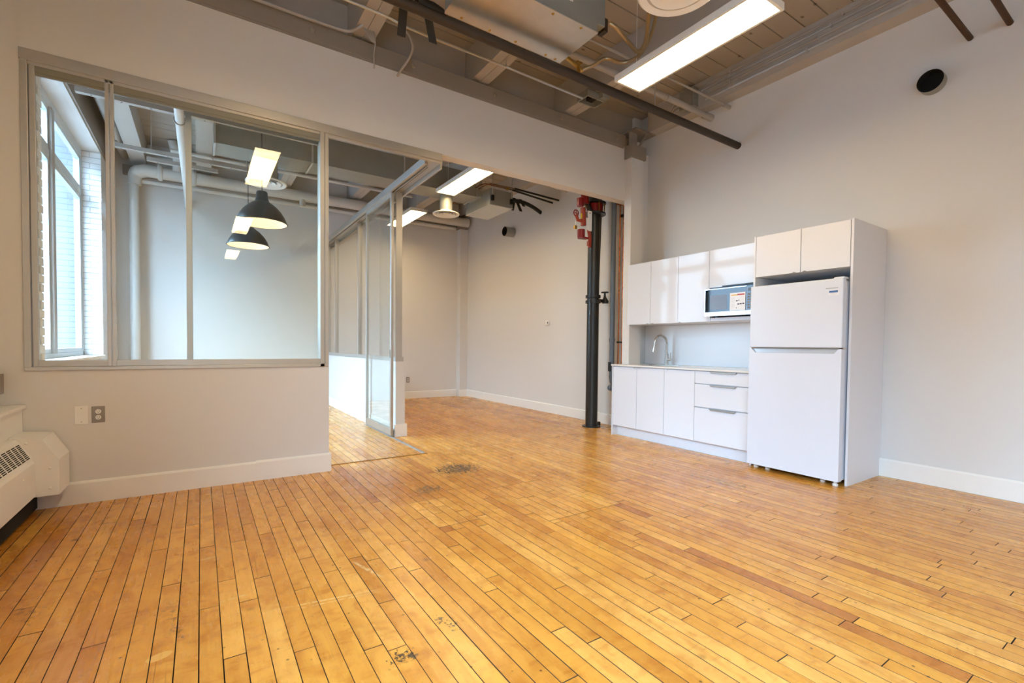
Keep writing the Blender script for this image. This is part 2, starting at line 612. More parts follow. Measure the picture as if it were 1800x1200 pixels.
# ------------------------------------------------------------------ FLOOR
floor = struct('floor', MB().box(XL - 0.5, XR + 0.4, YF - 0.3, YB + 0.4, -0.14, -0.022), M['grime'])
box(XL - 0.5, XR + 0.4, YF - 0.3, -1.4, -0.022, 0.0).build('floor_behind', M['wood'], floor, tone=(0.5, 0.5, 0.5, 1))
BW = 0.0735
PATCH = [(1.90, 2.57, 2.385, 3.18, 0.86), (1.25, 1.53, 2.66, 3.185, 0.80)]
boards = []
ncol = int((XR + 0.05 - XL) / BW) + 1
for i in range(ncol):
    x0 = XL - 0.02 + i * BW
    x1 = x0 + BW
    xc = (x0 + x1) / 2
    cuts = []
    y = -1.4 - random.random() * 0.8
    while y < YB + 0.05:
        L = random.choice([0.45, 0.7, 0.9, 1.2, 1.5, 1.9, 2.3]) * random.uniform(0.85, 1.15)
        cuts.append((max(y, -1.4), y + L))
        y += L
    segs = []
    for a, b in cuts:                                   # the seam along the partition line
        if a < 4.585 < b:
            segs += [(a, 4.585), (4.585, b)]
        else:
            segs.append((a, b))
    out = []
    for a, b in segs:
        done = False
        for (px0, px1, py0, py1, pt) in PATCH:
            if px0 < xc < px1 and a < py1 and b > py0:
                if a < py0:
                    out.append((a, py0, None))
                if b > py1:
                    out.append((py1, b, None))
                done = True
        if not done:
            out.append((a, b, None))
    for (px0, px1, py0, py1, pt) in PATCH:
        if px0 < xc < px1:
            m = py0 + (py1 - py0) * random.uniform(0.3, 0.7)
            out += [(py0, m, pt), (m, py1, pt)]
    for a, b, pt in out:
        b = min(b, YB + 0.03)
        if b - a > 0.04:
            boards.append((x0, x1, a, b, pt))


def board_mb(mb, q):
    x0, x1, a, b, pt = q
    g = 0.0007 + 0.0010 * random.random() ** 2
    zt = random.uniform(-0.0007, 0.0)
    e = 0.0008
    x0 += g; x1 -= g; a += g * 1.2; b -= g * 1.2
    vs = [(x0, a, -0.022), (x1, a, -0.022), (x1, b, -0.022), (x0, b, -0.022),
          (x0, a, zt - e), (x1, a, zt - e), (x1, b, zt - e), (x0, b, zt - e),
          (x0 + e, a + e, zt), (x1 - e, a + e, zt), (x1 - e, b - e, zt), (x0 + e, b - e, zt)]
    fs = [(0, 1, 5, 4), (1, 2, 6, 5), (2, 3, 7, 6), (3, 0, 4, 7), (4, 5, 9, 8), (5, 6, 10, 9), (6, 7, 11, 10), (7, 4, 8, 11), (8, 9, 10, 11)]
    mb.add(vs, fs)


def tone_of(q):
    t = min(1.0, max(0.0, random.gauss(0.52, 0.22)))
    xc = (q[0] + q[1]) / 2
    if q[4]:
        t = random.uniform(q[4] - 0.08, 1.0)
    return (t, random.random(), random.random(), 1)


def px_area(q):
    x0, x1, a, b, _ = q
    best = 0
    n = 6
    for k in range(n):
        y = a + (b - a) * (k + 0.5) / n
        d = Vector(((x0 + x1) / 2, y, -1.14))
        z = d.dot(fw)
        if z < 0.4:
            continue
        u = d.dot(rt) / z * 823.7 + 892.8
        v = 629.5 - d.dot(up) / z * 823.7
        if -20 < u < 1820 and v < 1215:
            best += BW * (b - a) / n * 1.14 / z ** 3
    return best


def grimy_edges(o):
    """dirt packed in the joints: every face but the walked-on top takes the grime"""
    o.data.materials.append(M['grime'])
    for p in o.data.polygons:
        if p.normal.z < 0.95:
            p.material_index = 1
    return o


boards.sort(key=lambda q: -px_area(q))
for q in boards[:300]:
    mb = MB()
    board_mb(mb, q)
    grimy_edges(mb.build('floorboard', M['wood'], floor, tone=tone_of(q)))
rest = MB()
tones = []
for q in boards[300:]:
    board_mb(rest, q)
    t = tone_of(q)
    tones += [t] * 12
ob = rest.build('distant_floorboards', M['wood'], floor, tone=lambda i: tones[i])
ob['kind'] = 'stuff'
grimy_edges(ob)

# ------------------------------------------------------------------ CEILING
ceil_ = struct('ceiling', box(XL - 0.4, XR + 0.3, YF - 0.2, YB + 0.2, ZC + 0.024, ZC + 0.14), M['ceil'])
PW = 0.2045
y = 1.932 - PW * 46
while y < YB + 0.1:
    cut = random.choice([1.30, 2.50, 3.75])
    for xa, xb in ((XL - 0.3, cut), (cut, XR + 0.2)):
        dz = random.uniform(0, 0.003)
        box(xa + 0.003, xb - 0.003, y + 0.005, y + PW - 0.005, ZC - dz, ZC + 0.024).build('plank', M['ceil'], ceil_)
    y += PW
for bx in (-0.075, 1.165, 2.41, 3.65):
    for (ya, yb_) in ((YF, 4.575), (4.575, YB)):
        if bx < 1 and ya > 4:
            continue
        MB().box(bx, bx + 0.094, ya, yb_, 3.95, ZC).box(bx + 0.098, bx + 0.192, ya, yb_, 3.948, ZC).box(bx + 0.094, bx + 0.098, ya, yb_, 3.96, ZC).build('joist', M['beam'], ceil_)
for bx in (-0.90, -0.045):
    box(bx, bx + 0.20, 4.575, YB, 3.95, ZC).build('joist', M['beam'], ceil_)
box(-0.90, -0.70, YF, 4.575, 3.95, ZC).build('joist', M['beam'], ceil_)
MB().box(4.99, XR + 0.02, YF, 4.28, 3.99, ZC).build('wall_beam', M['beam'], ceil_)
MB().box(4.86, XRB + 0.02, 4.7, YB, 4.02, ZC).build('wall_beam', M['beam'], ceil_)
MB().box(XL - 0.02, XL + 0.025, 4.575, YB, 3.815, ZC).build('wall_beam', M['greypaint'], ceil_)
MB().box(XL - 0.02, XL + 0.13, YF, 4.36, 3.84, ZC).build('wall_beam', M['beam'], ceil_)
# ledger beam above the partition, with bolt heads
led = MB().box(-1.0, 4.69, 4.38, 4.575, 3.765, 3.915).build('ledger_beam', M['greypaint'], ceil_, bevel=0.004)
box(-1.0, 4.66, 4.39, 4.5, 3.748, 3.765).build('ledger_plate', M['greypaint'], ceil_)
for bx in (-0.1, 0.82, 1.74, 2.67, 3.60, 4.52):
    MB().lathe([(0.0, -0.016), (0.016, -0.013), (0.022, -0.004), (0.024, 0.0)], (bx, 4.38, 3.845), 12, 'y').build('bolt', M['greypaint'], led, smooth=True)
led2 = MB().box(-1.0, 4.80, 9.40, 9.5, 3.76, 3.90).build('ledger_beam', M['greypaint'], ceil_)

# ------------------------------------------------------------------ WALLS
struct('wall_right', MB().box(XR, XR + 0.2, YF - 0.1, YPB, 0, 4.32), M['wall'])
struct('wall_right_beyond', box(XRB, XRB + 0.35, YPB, YB + 0.1, 0, 4.32), M['wall'])
struct('wall_back', box(XL - 0.4, XRB + 0.3, YB, YB + 0.15, 0, 4.32), M['wall'])
struct('wall_front', box(XL - 0.4, XR + 0.2, YF - 0.15, YF, 0, 4.32), M['wall'])
struct('wall_partition', MB()
       .box(XL, 0.96, YP, YPB, 0, 0.942)
       .box(XL, -0.99, YP, YPB, 0.942, 3.075)
       .box(XL, XR, YP, YPB, 3.075, 3.765)
       .box(4.87, XR, YP, YPB, 0, 3.075), M['wall'])
struct('wall_partition_top', box(XL, XR, 4.575, 4.66, 3.70, ZC + 0.02), M['ceil'])
# left wall: piers, spandrels and lintels around four windows
wl = MB()
ys = [YF]
spans = sorted((a, b, c) for a, b, c in WINS)
prev = YF - 0.2
for a, b, c in spans:
    wl.box(XL - 0.28, XL, prev, a, -0.1, 4.32)
    wl.box(XL - 0.28, XL, a, b, -0.1, c - 0.04)
    wl.box(XL - 0.28, XL, a, b, 3.80, 4.32)
    prev = b
wl.box(XL - 0.28, XL, prev, YB + 0.2, -0.1, 4.32)
wall_left = struct('wall_left', wl, M['wall'])
# whitewashed brick returns (far jamb and near pier edge of the meeting-room window)
nb = 0
z = 0.965
while z < 3.79:
    h = 0.066
    n = int(round((z - 0.965) / 0.0765))
    j = lambda: random.uniform(-0.0025, 0.0025)
    if n % 2:
        box(-1.40, XL + 0.004, 8.735 + j(), 8.79, z, z + h).build('brick', M['brickw'], wall_left)
    else:
        box(-1.40, -1.292, 8.735 + j(), 8.79, z, z + h).build('brick', M['brickw'], wall_left)
        box(-1.284, XL + 0.004, 8.735 + j(), 8.79, z, z + h).build('brick', M['brickw'], wall_left)
    w = 0.20 if n % 2 else 0.10
    box(-1.40, XL + 0.010 + j(), 5.735 - w + j() * 3, 5.735 + j() * 4, z, z + h).build('brick', M['brickw'], wall_left)
    z += 0.0765
box(-1.45, XL - 0.004, 8.741, 8.80, 0.96, 3.80).build('mortar_bed', M['mortar'], wall_left)
# sills
box(-1.45, XL + 0.03, 5.70, 8.77, 0.915, 0.958).build('window_sill', M['trim'], wall_left, bevel=0.006)
for (a, b) in ((0.90, 4.395), (-2.7, 0.7), (-6.3, -2.9)):
    box(-1.45, -0.984, a, b, 0.69, 0.715).build('window_sill', M['trim'], wall_left, bevel=0.006)
    box(XL - 0.02, -1.005, a, b, 0.0, 0.69).build('sill_box', M['trim'], wall_left)


def window(n, a, b, z0, z1=3.70, mulls=(0.47,)):
    x = -1.40
    w = struct('window_%d' % n, MB().box(x - 0.05, x + 0.03, a, b, z0, z0 + 0.05).box(x - 0.05, x + 0.03, a, b, z1, 3.80)
               .box(x - 0.05, x + 0.03, a, a + 0.05, z0, z1).box(x - 0.05, x + 0.03, b - 0.05, b, z0, z1), M['winframe'])
    for f in mulls:
        m = a + (b - a) * f
        box(x - 0.05, x + 0.05, m - 0.055, m + 0.055, z0 + 0.05, z1).build('mullion', M['pipegrey'], w, bevel=0.004)
    zt = 3.20
    box(x - 0.045, x + 0.025, a + 0.05, b - 0.05, zt - 0.035, zt + 0.035).build('transom', M['winframe'], w)
    edges = [a + 0.05] + [a + (b - a) * f for f in mulls] + [b - 0.05]
    for k in range(len(edges) - 1):
        y0 = edges[k] + (0.055 if k else 0)
        y1 = edges[k + 1] - (0.055 if k + 2 < len(edges) else 0)
        for (za, zb) in ((z0 + 0.05, zt - 0.035), (zt + 0.035, z1)):
            s = 0.05
            MB().box(x - 0.03, x + 0.02, y0, y1, za, za + s).box(x - 0.03, x + 0.02, y0, y1, zb - s, zb) \
                .box(x - 0.03, x + 0.02, y0, y0 + s, za + s, zb - s).box(x - 0.03, x + 0.02, y1 - s, y1, za + s, zb - s).build('sash', M['winframe'], w)
            box(x - 0.008, x - 0.002, y0 + s, y1 - s, za + s, zb - s).build('window_pane', M['winglass'], w)
    return w


w1 = window(1, 5.72, 8.745, 0.96)
w2 = window(2, 1.0, 4.2, 0.715, mulls=(0.5,))
window(3, -2.6, 0.6, 0.715, mulls=(0.5,))
window(4, -6.2, -3.0, 0.715, mulls=(0.5,))
box(-1.15, -1.075, 4.26, 4.34, 0.80, 0.93).build('window_handle', M['platemetal'], w2)

bld = thing('added_blind', 'unseen beige roller blind, added to cut daylight from the window nearest the partition', 'blind', (-1.2, 2.6, 0.72))  # assumed blind out of view, added to keep daylight off the partition's left end
box(-1.245, -1.24, 0.98, 4.22, 0.76, 3.74).build('fabric', M['trim'], bld)
tube([(-1.24, 0.98, 3.77), (-1.24, 4.22, 3.77)], 0.03, 12).build('roller', M['trim'], bld, smooth=True)
box(-1.255, -1.23, 0.98, 4.22, 0.735, 0.76).build('bottom_bar', M['alu'], bld)
# baseboards
struct('baseboard_right', MB().prism([(XR, 0), (XR - 0.02, 0), (XR - 0.02, 0.145), (XR - 0.008, 0.158), (XR, 0.158)], 'y', YF, 1.685), M['trim'])
struct('baseboard_right_beyond', MB().prism([(XRB, 0), (XRB - 0.02, 0), (XRB - 0.02, 0.14), (XRB - 0.008, 0.152), (XRB, 0.152)], 'y', 4.6, 9.33), M['trim'])
struct('baseboard_back', MB().prism([(YB, 0), (YB - 0.02, 0), (YB - 0.02, 0.14), (YB - 0.008, 0.152), (YB, 0.152)], 'x', 2.16, 4.82), M['trim'])
struct('baseboard_partition', MB().prism([(YP, 0), (YP - 0.02, 0), (YP - 0.02, 0.144), (YP - 0.006, 0.158), (YP, 0.158)], 'x', -1.0, 0.375)
       .prism([(YP, 0), (YP - 0.022, 0), (YP - 0.022, 0.150), (YP - 0.008, 0.164), (YP, 0.164)], 'x', 0.375, 0.972)
       .box(0.96, 0.975, YP - 0.02, YPB + 0.0, 0, 0.158), M['trim'])
# half wall of the meeting room side
struct('wall_side', box(2.02, 2.135, 5.61, YB, 0, 0.935), M['wall'])
struct('baseboard_side', MB().box(2.008, 2.02, 5.61, YB - 0.02, 0, 0.15).box(2.0, 2.155, 5.585, 5.61, 0, 0.155).box(2.135, 2.155, 5.61, YB - 0.02, 0, 0.152), M['trim'])

# columns
col = thing('column', 'white boxed column with brown cap in the corner beside the kitchen', 'column', (4.82, 4.40, 0))
box(4.71, 4.93, 4.29, 4.41, 0, 3.63).build('shaft', M['wall'], col)
box(4.685, 4.955, 4.262, 4.42, 3.61, 3.775).build('capital', M['greypaint'], col, bevel=0.004)
MB().box(4.72, 5.10, 4.24, 4.50, 3.965, 3.985).prism([(4.84, 3.775), (4.865, 3.775), (5.0, 3.965), (4.96, 3.965)], 'y', 4.29, 4.31).box(4.72, 4.86, 4.34, 4.36, 3.775, 3.965).build('bracket', M['greypaint'], col)
col2 = thing('column', 'slim beige corner column at the far end of the back room', 'column', (4.92, 9.42, 0))
box(4.83, XRB, 9.34, YB, 0, 3.74).build('shaft', M['wall'], col2)
box(4.73, 5.0, 9.30, YB, 3.72, 3.93).build('capital', M['greypaint'], col2)
box(4.82, XRB, 9.32, 9.34, 0, 0.15).build('plinth', M['trim'], col2)

# ------------------------------------------------------------------ GLAZED PARTITIONS
gp = thing('glazed_partition', 'aluminium framed interior window above the white half wall, lamps mirrored in it', 'glass partition', (0, 4.42, 0.94))
MB().box(-0.995, 2.055, 4.388, 4.405, 3.005, 3.078).box(-0.99, 2.055, 4.405, 4.53, 3.06, 3.078).box(-0.99, 2.05, 4.405, 4.425, 2.985, 3.06) \
    .box(-0.99, 1.96, 4.47, 4.49, 3.01, 3.06).build('head_rail', M['alu'], gp, bevel=0.002)
MB().box(-0.99, 0.955, 4.388, 4.46, 0.942, 0.968).box(-0.93, 0.89, 4.412, 4.44, 0.968, 1.012).build('sill_rail', M['alu'], gp, bevel=0.002)
MB().box(-0.99, -0.955, 4.388, 4.46, 0.968, 3.005).box(-0.952, -0.922, 4.412, 4.44, 0.968, 3.005).build('jamb', M['alu'], gp, bevel=0.002)
MB().box(-0.563, -0.541, 4.405, 4.44, 0.968, 3.005).box(-0.536, -0.514, 4.405, 4.44, 0.968, 3.005).build('mullion', M['alu'], gp, bevel=0.002)
MB().box(0.885, 0.922, 4.388, 4.455, 0.942, 3.005).box(0.926, 0.958, 4.394, 4.53, 0.942, 3.005).build('corner_post', M['alu'], gp, bevel=0.002)
MB().box(-0.922, 0.885, 4.412, 4.44, 2.945, 2.985).box(-0.922, 0.885, 4.418, 4.434, 2.928, 2.945).build('top_rail', M['olive'], gp)
box(-0.922, -0.563, 4.424, 4.432, 1.012, 2.930).build('pane', M['glass'], gp)
box(-0.514, 0.885, 4.424, 4.432, 1.012, 2.930).build('pane', M['glass'], gp)


def sliding_door(axis, a, b, c, label):
    """sliding sheet of glass in a slim frame; axis 'x' runs along x at y=c, 'y' along y at x=c"""
    d = 0.017
    z0, z1 = 0.018, 3.0

    def B(mb, u0, u1, za, zb, t=d):
        return mb.box(u0, u1, c - t, c + t, za, zb) if axis == 'x' else mb.box(c - t, c + t, u0, u1, za, zb)
    base = ((a + b) / 2, c, z0) if axis == 'x' else (c, (a + b) / 2, z0)
    o = thing('sliding_glass_door', label, 'sliding door', base)
    B(MB(), a, a + 0.042, z0, z1).build('stile', M['alu'], o, bevel=0.002)
    B(MB(), b - 0.042, b, z0, z1).build('stile', M['alu'], o, bevel=0.002)
    B(MB(), a + 0.042, b - 0.042, z0, z0 + 0.09, 0.013).build('bottom_rail', M['alu'], o)
    B(MB(), a + 0.042, b - 0.042, z1 - 0.05, z1, 0.013).build('top_rail', M['alu'], o)
    B(MB(), a + 0.042, b - 0.042, z0 + 0.09, z1 - 0.05, 0.004).build('pane', M['glass'], o)
    return o


sd1 = sliding_door('x', -0.095, 0.945, 4.575, 'sliding glass door parked behind the glazing over the half wall')
sd2 = sliding_door('y', 5.60, 6.66, 1.965, 'floor-length sliding glass door at the meeting room opening')
box(1.944, 1.948, 5.618, 5.63, 0.98, 1.08).build('pull', M['aludark'], sd2)

sp = thing('glazed_partition', 'receding row of tall glazed panels above the side half wall', 'glass partition', (2.08, 7.0, 0.93))
MB().box(1.96, 2.12, 4.53, YB, 3.03, 3.078).box(1.925, 1.958, 4.53, YB, 3.0, 3.078).box(2.10, 2.12, 4.53, YB, 2.98, 3.03).box(1.985, 1.995, 4.6, YB, 3.0, 3.03).build('head_rail', M['alu'], sp, bevel=0.002)
MB().box(1.995, 2.008, 4.64, 5.6, 3.005, 3.03).build('track_slot', M['aludark'], sp)
MB().box(2.03, 2.12, 5.62, YB, 0.935, 0.99).build('sill_rail', M['alu'], sp, bevel=0.002)
ysm = [5.62, 7.35, 8.83, YB - 0.035]
for k, yy in enumerate(ysm):
    box(2.035, 2.10, yy, yy + 0.035, 0.99, 3.03).build('mullion', M['alu'], sp, bevel=0.002)
for k in range(len(ysm) - 1):
    box(2.064, 2.072, ysm[k] + 0.035, ysm[k + 1], 0.99, 3.03).build('pane', M['glass'], sp)
box(2.012, 2.03, 5.60, 5.618, 0.935, 3.03).build('end_post', M['alu'], sp)

ft = thing('floor_track', 'thin metal floor track turning a corner at the meeting room opening', 'floor track', (1.98, 4.58, 0))
box(0.978, 1.99, 4.575, 4.592, 0.0005, 0.005).build('track_strip', M['brass'], ft)
MB().box(1.955, 1.96, 4.592, 6.7, 0.0005, 0.009).box(1.97, 1.975, 4.592, 6.7, 0.0005, 0.009).box(1.945, 1.985, 4.592, 6.7, 0.0003, 0.003).build('guide_rail', M['alu'], ft)

# ------------------------------------------------------------------ KITCHEN
DX = 4.476


def pull(mb, y0, y1, x, z, h=0.012):
    """thin edge pull hooked over a door top: chamfered ends"""
    return mb.add([(x, y0, z), (x, y1, z), (x - 0.004, y1 - 0.02, z - h), (x - 0.004, y0 + 0.02, z - h),
                   (x - 0.012, y0, z), (x - 0.012, y1, z), (x - 0.012, y1 - 0.02, z - h), (x - 0.012, y0 + 0.02, z - h)],
                  [(0, 1, 2, 3), (4, 7, 6, 5), (0, 4, 5, 1), (3, 2, 6, 7), (0, 3, 7, 4), (1, 5, 6, 2)])


def door(par, y0, y1, z0, z1, x, th=0.018, mat='lacq', name='door'):
    return box(x, x + th, y0 + 0.0015, y1 - 0.0015, z0, z1).build(name, M[mat], par, bevel=0.0012)


KB = XR - 0.003
bc = thing('base_cabinet', 'white gloss two-door base cabinet under the sink', 'cabinet', (4.8, 3.94, 0), 'white base cabinets')
MB().box(4.50, KB, 3.536, 3.552, 0.128, 0.895).box(4.50, KB, 4.269, 4.285, 0.128, 0.895).box(4.50, KB, 3.552, 4.269, 0.128, 0.146).box(5.13, KB, 3.552, 4.269, 0.146, 0.895).box(4.50, 4.60, 3.552, 4.269, 0.877, 0.895).box(4.50, 4.70, 4.285, 4.333, 0.128, 0.895).build('body', M['matwhite'], bc)
MB().box(4.474, 4.700, 4.335, 4.353, 0.0, 0.898).build('end_panel', M['lacq'], bc)
d1 = door(bc, 3.945, 4.333, 0.132, 0.889, DX)
d2 = door(bc, 3.536, 3.942, 0.132, 0.889, DX)
pull(MB(), 3.955, 4.000, DX, 0.890).build('handle', M['steel'], d1)
pull(MB(), 3.887, 3.932, DX, 0.890).build('handle', M['steel'], d2)
bc2 = thing('base_cabinet', 'narrow one-door white base cabinet left of the drawers', 'cabinet', (4.8, 3.33, 0), 'white base cabinets')
box(4.50, KB, 3.136, 3.534, 0.128, 0.895).build('body', M['matwhite'], bc2)
d = door(bc2, 3.136, 3.534, 0.132, 0.889, DX)
pull(MB(), 3.480, 3.525, DX, 0.890).build('handle', M['steel'], d)
bc3 = thing('base_cabinet', 'white base cabinet with three drawers beside the refrigerator', 'cabinet', (4.8, 2.83, 0), 'white base cabinets')
box(4.50, KB, 2.530, 3.134, 0.128, 0.895).build('body', M['matwhite'], bc3)
for (za, zb) in ((0.132, 0.497), (0.507, 0.749), (0.759, 0.889)):
    d = door(bc3, 2.530, 3.134, za, zb, DX, name='drawer')
    pull(MB(), 2.655, 2.955, DX, zb + 0.001, 0.018).build('handle', M['platemetal'], d)
tk = box(4.545, 4.560, 2.530, 4.333, 0.0, 0.126).build('toe_kick', M['lacq'])
tag(tk, 'white recessed plinth strip under the base cabinets', 'plinth')
wt = thing('worktop', 'thin pale worktop over the base cabinets', 'worktop', (4.8, 3.4, 0.898))
MB().box(4.458, 4.66, 2.516, 4.36, 0.898, 0.917).box(4.66, KB, 2.516, 3.62, 0.898, 0.917).box(4.66, KB, 4.12, 4.287, 0.898, 0.917) \
    .box(4.66, 4.705, 4.287, 4.36, 0.898, 0.917).box(5.02, KB, 3.62, 4.12, 0.898, 0.917).build('slab', M['counter'], wt)
sk = thing('sink', 'steel undermount sink bowl in the worktop', 'sink', (4.84, 3.87, 0.74))
MB().box(4.655, 4.661, 3.615, 4.125, 0.75, 0.9165).box(5.019, 5.025, 3.615, 4.125, 0.75, 0.9165).box(4.661, 5.019, 3.615, 3.621, 0.75, 0.9165) \
    .box(4.661, 5.019, 4.119, 4.125, 0.75, 0.9165).box(4.655, 5.025, 3.615, 4.125, 0.744, 0.75).build('bowl', M['steel'], sk)
MB().lathe([(0.0, 0.001), (0.03, 0.001), (0.042, 0.004), (0.045, 0.0)], (4.84, 3.87, 0.75), 20).build('drain', M['steel'], sk, smooth=True)
fa = thing('kitchen_faucet', 'brushed steel gooseneck kitchen faucet with side lever', 'faucet', (5.06, 3.965, 0.917))
fy, fx = 3.965, 5.065
neck = [(fx, fy, 1.05), (fx, fy, 1.20)] + [(fx - 0.085 + 0.085 * math.cos(a), fy + 0.0 + 0.028 * (1 - math.cos(a)), 1.20 + 0.095 * math.sin(a)) for a in [PI * k / 10 for k in range(1, 10)]] + [(fx - 0.172, fy + 0.056, 1.185)]
tube(neck, 0.0125, 14).build('neck', M['steel'], fa, smooth=True)
tube([(fx - 0.172, fy + 0.056, 1.19), (fx - 0.178, fy + 0.058, 1.15), (fx - 0.190, fy + 0.062, 1.08)], [0.0135, 0.017, 0.019], 14).build('spray_head', M['steel'], fa, smooth=True)
MB().lathe([(0.0, 0.0), (0.027, 0.0), (0.027, 0.006), (0.0225, 0.008), (0.0225, 0.140), (0.0125, 0.144)], (fx, fy, 0.917), 20).build('body', M['steel'], fa, smooth=True)
lv = tube([(fx, fy, 0.985), (fx, fy - 0.062, 0.985)], 0.017, 14).build('valve_stub', M['steel'], fa, smooth=True)
tube([(fx, fy - 0.050, 0.985), (fx + 0.004, fy - 0.056, 1.075)], [0.007, 0.005], 8).build('lever', M['steel'], fa, smooth=True)
sb = box(5.146, 5.1525, 2.516, 4.39, 0.918, 1.428).build('splashback', M['splash'])
tag(sb, 'smooth white backsplash panel behind the faucet', 'backsplash')

UX = 4.665
uc = thing('wall_cabinet', 'white gloss two-door wall cabinet next to the boxed column', 'cabinet', (4.9, 3.9, 1.43), 'white wall cabinets')
box(UX + 0.02, KB, 3.512, 4.286, 1.432, 2.20).build('body', M['matwhite'], uc)
d1 = door(uc, 3.912, 4.288, 1.430, 2.202, UX)
d2 = door(uc, 3.512, 3.909, 1.430, 2.202, UX)
for d, y0 in ((d1, 3.925), (d2, 3.850)):
    pull(MB(), y0, y0 + 0.045, UX, 1.4305, -0.010).build('handle', M['platemetal'], d)
uc2 = thing('wall_cabinet', 'narrow one-door white wall cabinet left of the microwave', 'cabinet', (4.9, 3.31, 1.43), 'white wall cabinets')
box(UX + 0.02, KB, 3.112, 3.510, 1.432, 2.20).build('body', M['matwhite'], uc2)
d = door(uc2, 3.112, 3.510, 1.430, 2.202, UX)
pull(MB(), 3.455, 3.500, UX, 1.4305, -0.010).build('handle', M['platemetal'], d)
uc3 = thing('wall_cabinet', 'white wall cabinet with the microwave in its open niche', 'cabinet', (4.9, 2.81, 1.43), 'white wall cabinets')
MB().box(UX + 0.02, KB, 2.516, 3.110, 1.795, 2.20).box(UX, KB, 3.092, 3.110, 1.43, 1.795).box(UX + 0.02, KB, 2.516, 2.534, 1.43, 1.795) \
    .box(UX + 0.005, KB, 2.534, 3.092, 1.432, 1.468).box(5.13, KB, 2.534, 3.092, 1.468, 1.795).build('body', M['matwhite'], uc3)
door(uc3, 2.516, 3.110, 1.795, 2.202, UX)

fc = thing('fridge_cabinet', 'tall white cabinet surround framing the refrigerator', 'cabinet', (4.8, 2.09, 0))
box(DX, KB, 2.494, 2.512, 0, 2.212).build('side_panel', M['matwhite'], fc)
box(DX, KB, 1.683, 1.701, 0, 2.214).build('side_panel', M['matwhite'], fc)
box(DX + 0.02, KB, 1.703, 2.492, 1.826, 2.205).build('body', M['matwhite'], fc)
d1 = door(fc, 2.090, 2.492, 1.823, 2.207, DX, mat='matwhite')
d2 = door(fc, 1.705, 2.087, 1.823, 2.207, DX, mat='matwhite')
for d, y0 in ((d1, 2.118), (d2, 2.030)):
    pull(MB(), y0, y0 + 0.040, DX, 1.822, -0.010).build('handle', M['platemetal'], d)

FX = 4.37
fr = thing('refrigerator', 'white top-freezer refrigerator standing inside the tall white surround', 'refrigerator', (4.7, 2.09, 0))
box(FX + 0.075, 5.05, 1.715, 2.470, 0.045, 1.705).build('body', M['fridge'], fr, bevel=0.006)
MB().box(FX + 0.062, FX + 0.075, 1.72, 2.465, 0.055, 1.70).build('gasket', M['gasket'], fr)
fz = box(FX, FX + 0.062, 1.708, 2.477, 1.150, 1.722).build('freezer_door', M['fridge'], fr, bevel=0.008)
# lower door with a scooped handle recess along its top edge
y0, y1 = 1.708, 2.477
fd = MB()
fd.box(FX + 0.022, FX + 0.062, y0, y1, 0.045, 1.140)
fd.box(FX, FX + 0.022, y0, y1, 0.045, 1.100)
fd.prism([(y0, 1.100), (y0 + 0.055, 1.100), (y0 + 0.022, 1.140), (y0, 1.140)], 'x', FX, FX + 0.022)
fd.prism([(y1, 1.100), (y1, 1.140), (y1 - 0.022, 1.140), (y1 - 0.055, 1.100)], 'x', FX, FX + 0.022)
fdo = fd.build('fridge_door', M['fridge'], fr)
MB().prism([(y0 + 0.03, 1.1385), (y1 - 0.03, 1.1385), (y1 - 0.055, 1.101), (y0 + 0.055, 1.101)], 'x', FX + 0.016, FX + 0.0215).build('handle_recess', M['silver'], fdo)
box(FX + 0.002, FX + 0.02, y0 + 0.02, y1 - 0.02, 1.1405, 1.1495).build('handle_lip', M['gasket'], fdo)
MB().box(FX + 0.02, FX + 0.08, 1.699, 1.708, 1.138, 1.152).build('hinge', M['steel'], fr)
MB().box(FX + 0.03, FX + 0.12, 1.715, 1.79, 1.722, 1.736).build('top_hinge_cover', M['fridge'], fr, bevel=0.004)
for yy in (1.745, 1.86, 2.33, 2.44):
    MB().lathe([(0.0, 0), (0.019, 0), (0.021, 0.004), (0.021, 0.02), (0.012, 0.024), (0.012, 0.046), (0, 0.046)], (FX + 0.045 if yy < 1.8 else FX + 0.10, yy, 0.0), 14).build('foot', M['white'], fr, smooth=True)
lb = box(FX - 0.0012, FX, 1.742, 1.812, 1.585, 1.624).build('energy_label', M['paper'], fz)
lb['label'] = 'white sticker with a blue header band'
box(FX - 0.0016, FX - 0.0011, 1.745, 1.810, 1.606, 1.623).build('blue_band', M['blue'], lb)
for k in range(3):
    box(FX - 0.0016, FX - 0.0011, 1.752, 1.806, 1.589 + k * 0.005, 1.591 + k * 0.005).build('print_line', M['greyink'], lb)
bd = box(FX - 0.0012, FX, 1.745, 1.835, 1.640, 1.648).build('badge', M['silver'], fz)
bd['label'] = 'faint silver badge'

mw = thing('microwave', 'silver and black microwave oven in the open cabinet niche', 'microwave', (4.8, 2.84, 1.468))
MX, my0, my1 = 4.585, 2.545, 3.108
box(MX + 0.03, 5.05, my0 + 0.008, my1 - 0.03, 1.480, 1.765).build('body', M['black'], mw, bevel=0.004)
for yy in (my0 + 0.05, my1 - 0.08):
    box(MX + 0.12, MX + 0.16, yy, yy + 0.03, 1.468, 1.480).build('foot', M['black'], mw)
yp_ = 2.640
mdo = MB().box(MX, MX + 0.03, yp_, my1, 1.480, 1.522).box(MX, MX + 0.03, yp_, my1, 1.762, 1.770).box(MX, MX + 0.03, my1 - 0.008, my1, 1.522, 1.762).box(MX + 0.004, MX + 0.03, yp_, my1 - 0.008, 1.522, 1.762).build('door', M['silver'], mw)
box(MX + 0.001, MX + 0.004, yp_ + 0.003, my1 - 0.008, 1.522, 1.762).build('door_glass', M['blackglass'], mdo)
box(MX + 0.0002, MX + 0.001, 2.85, my1 - 0.065, 1.548, 1.70).build('window_screen', M['screen'], mdo)
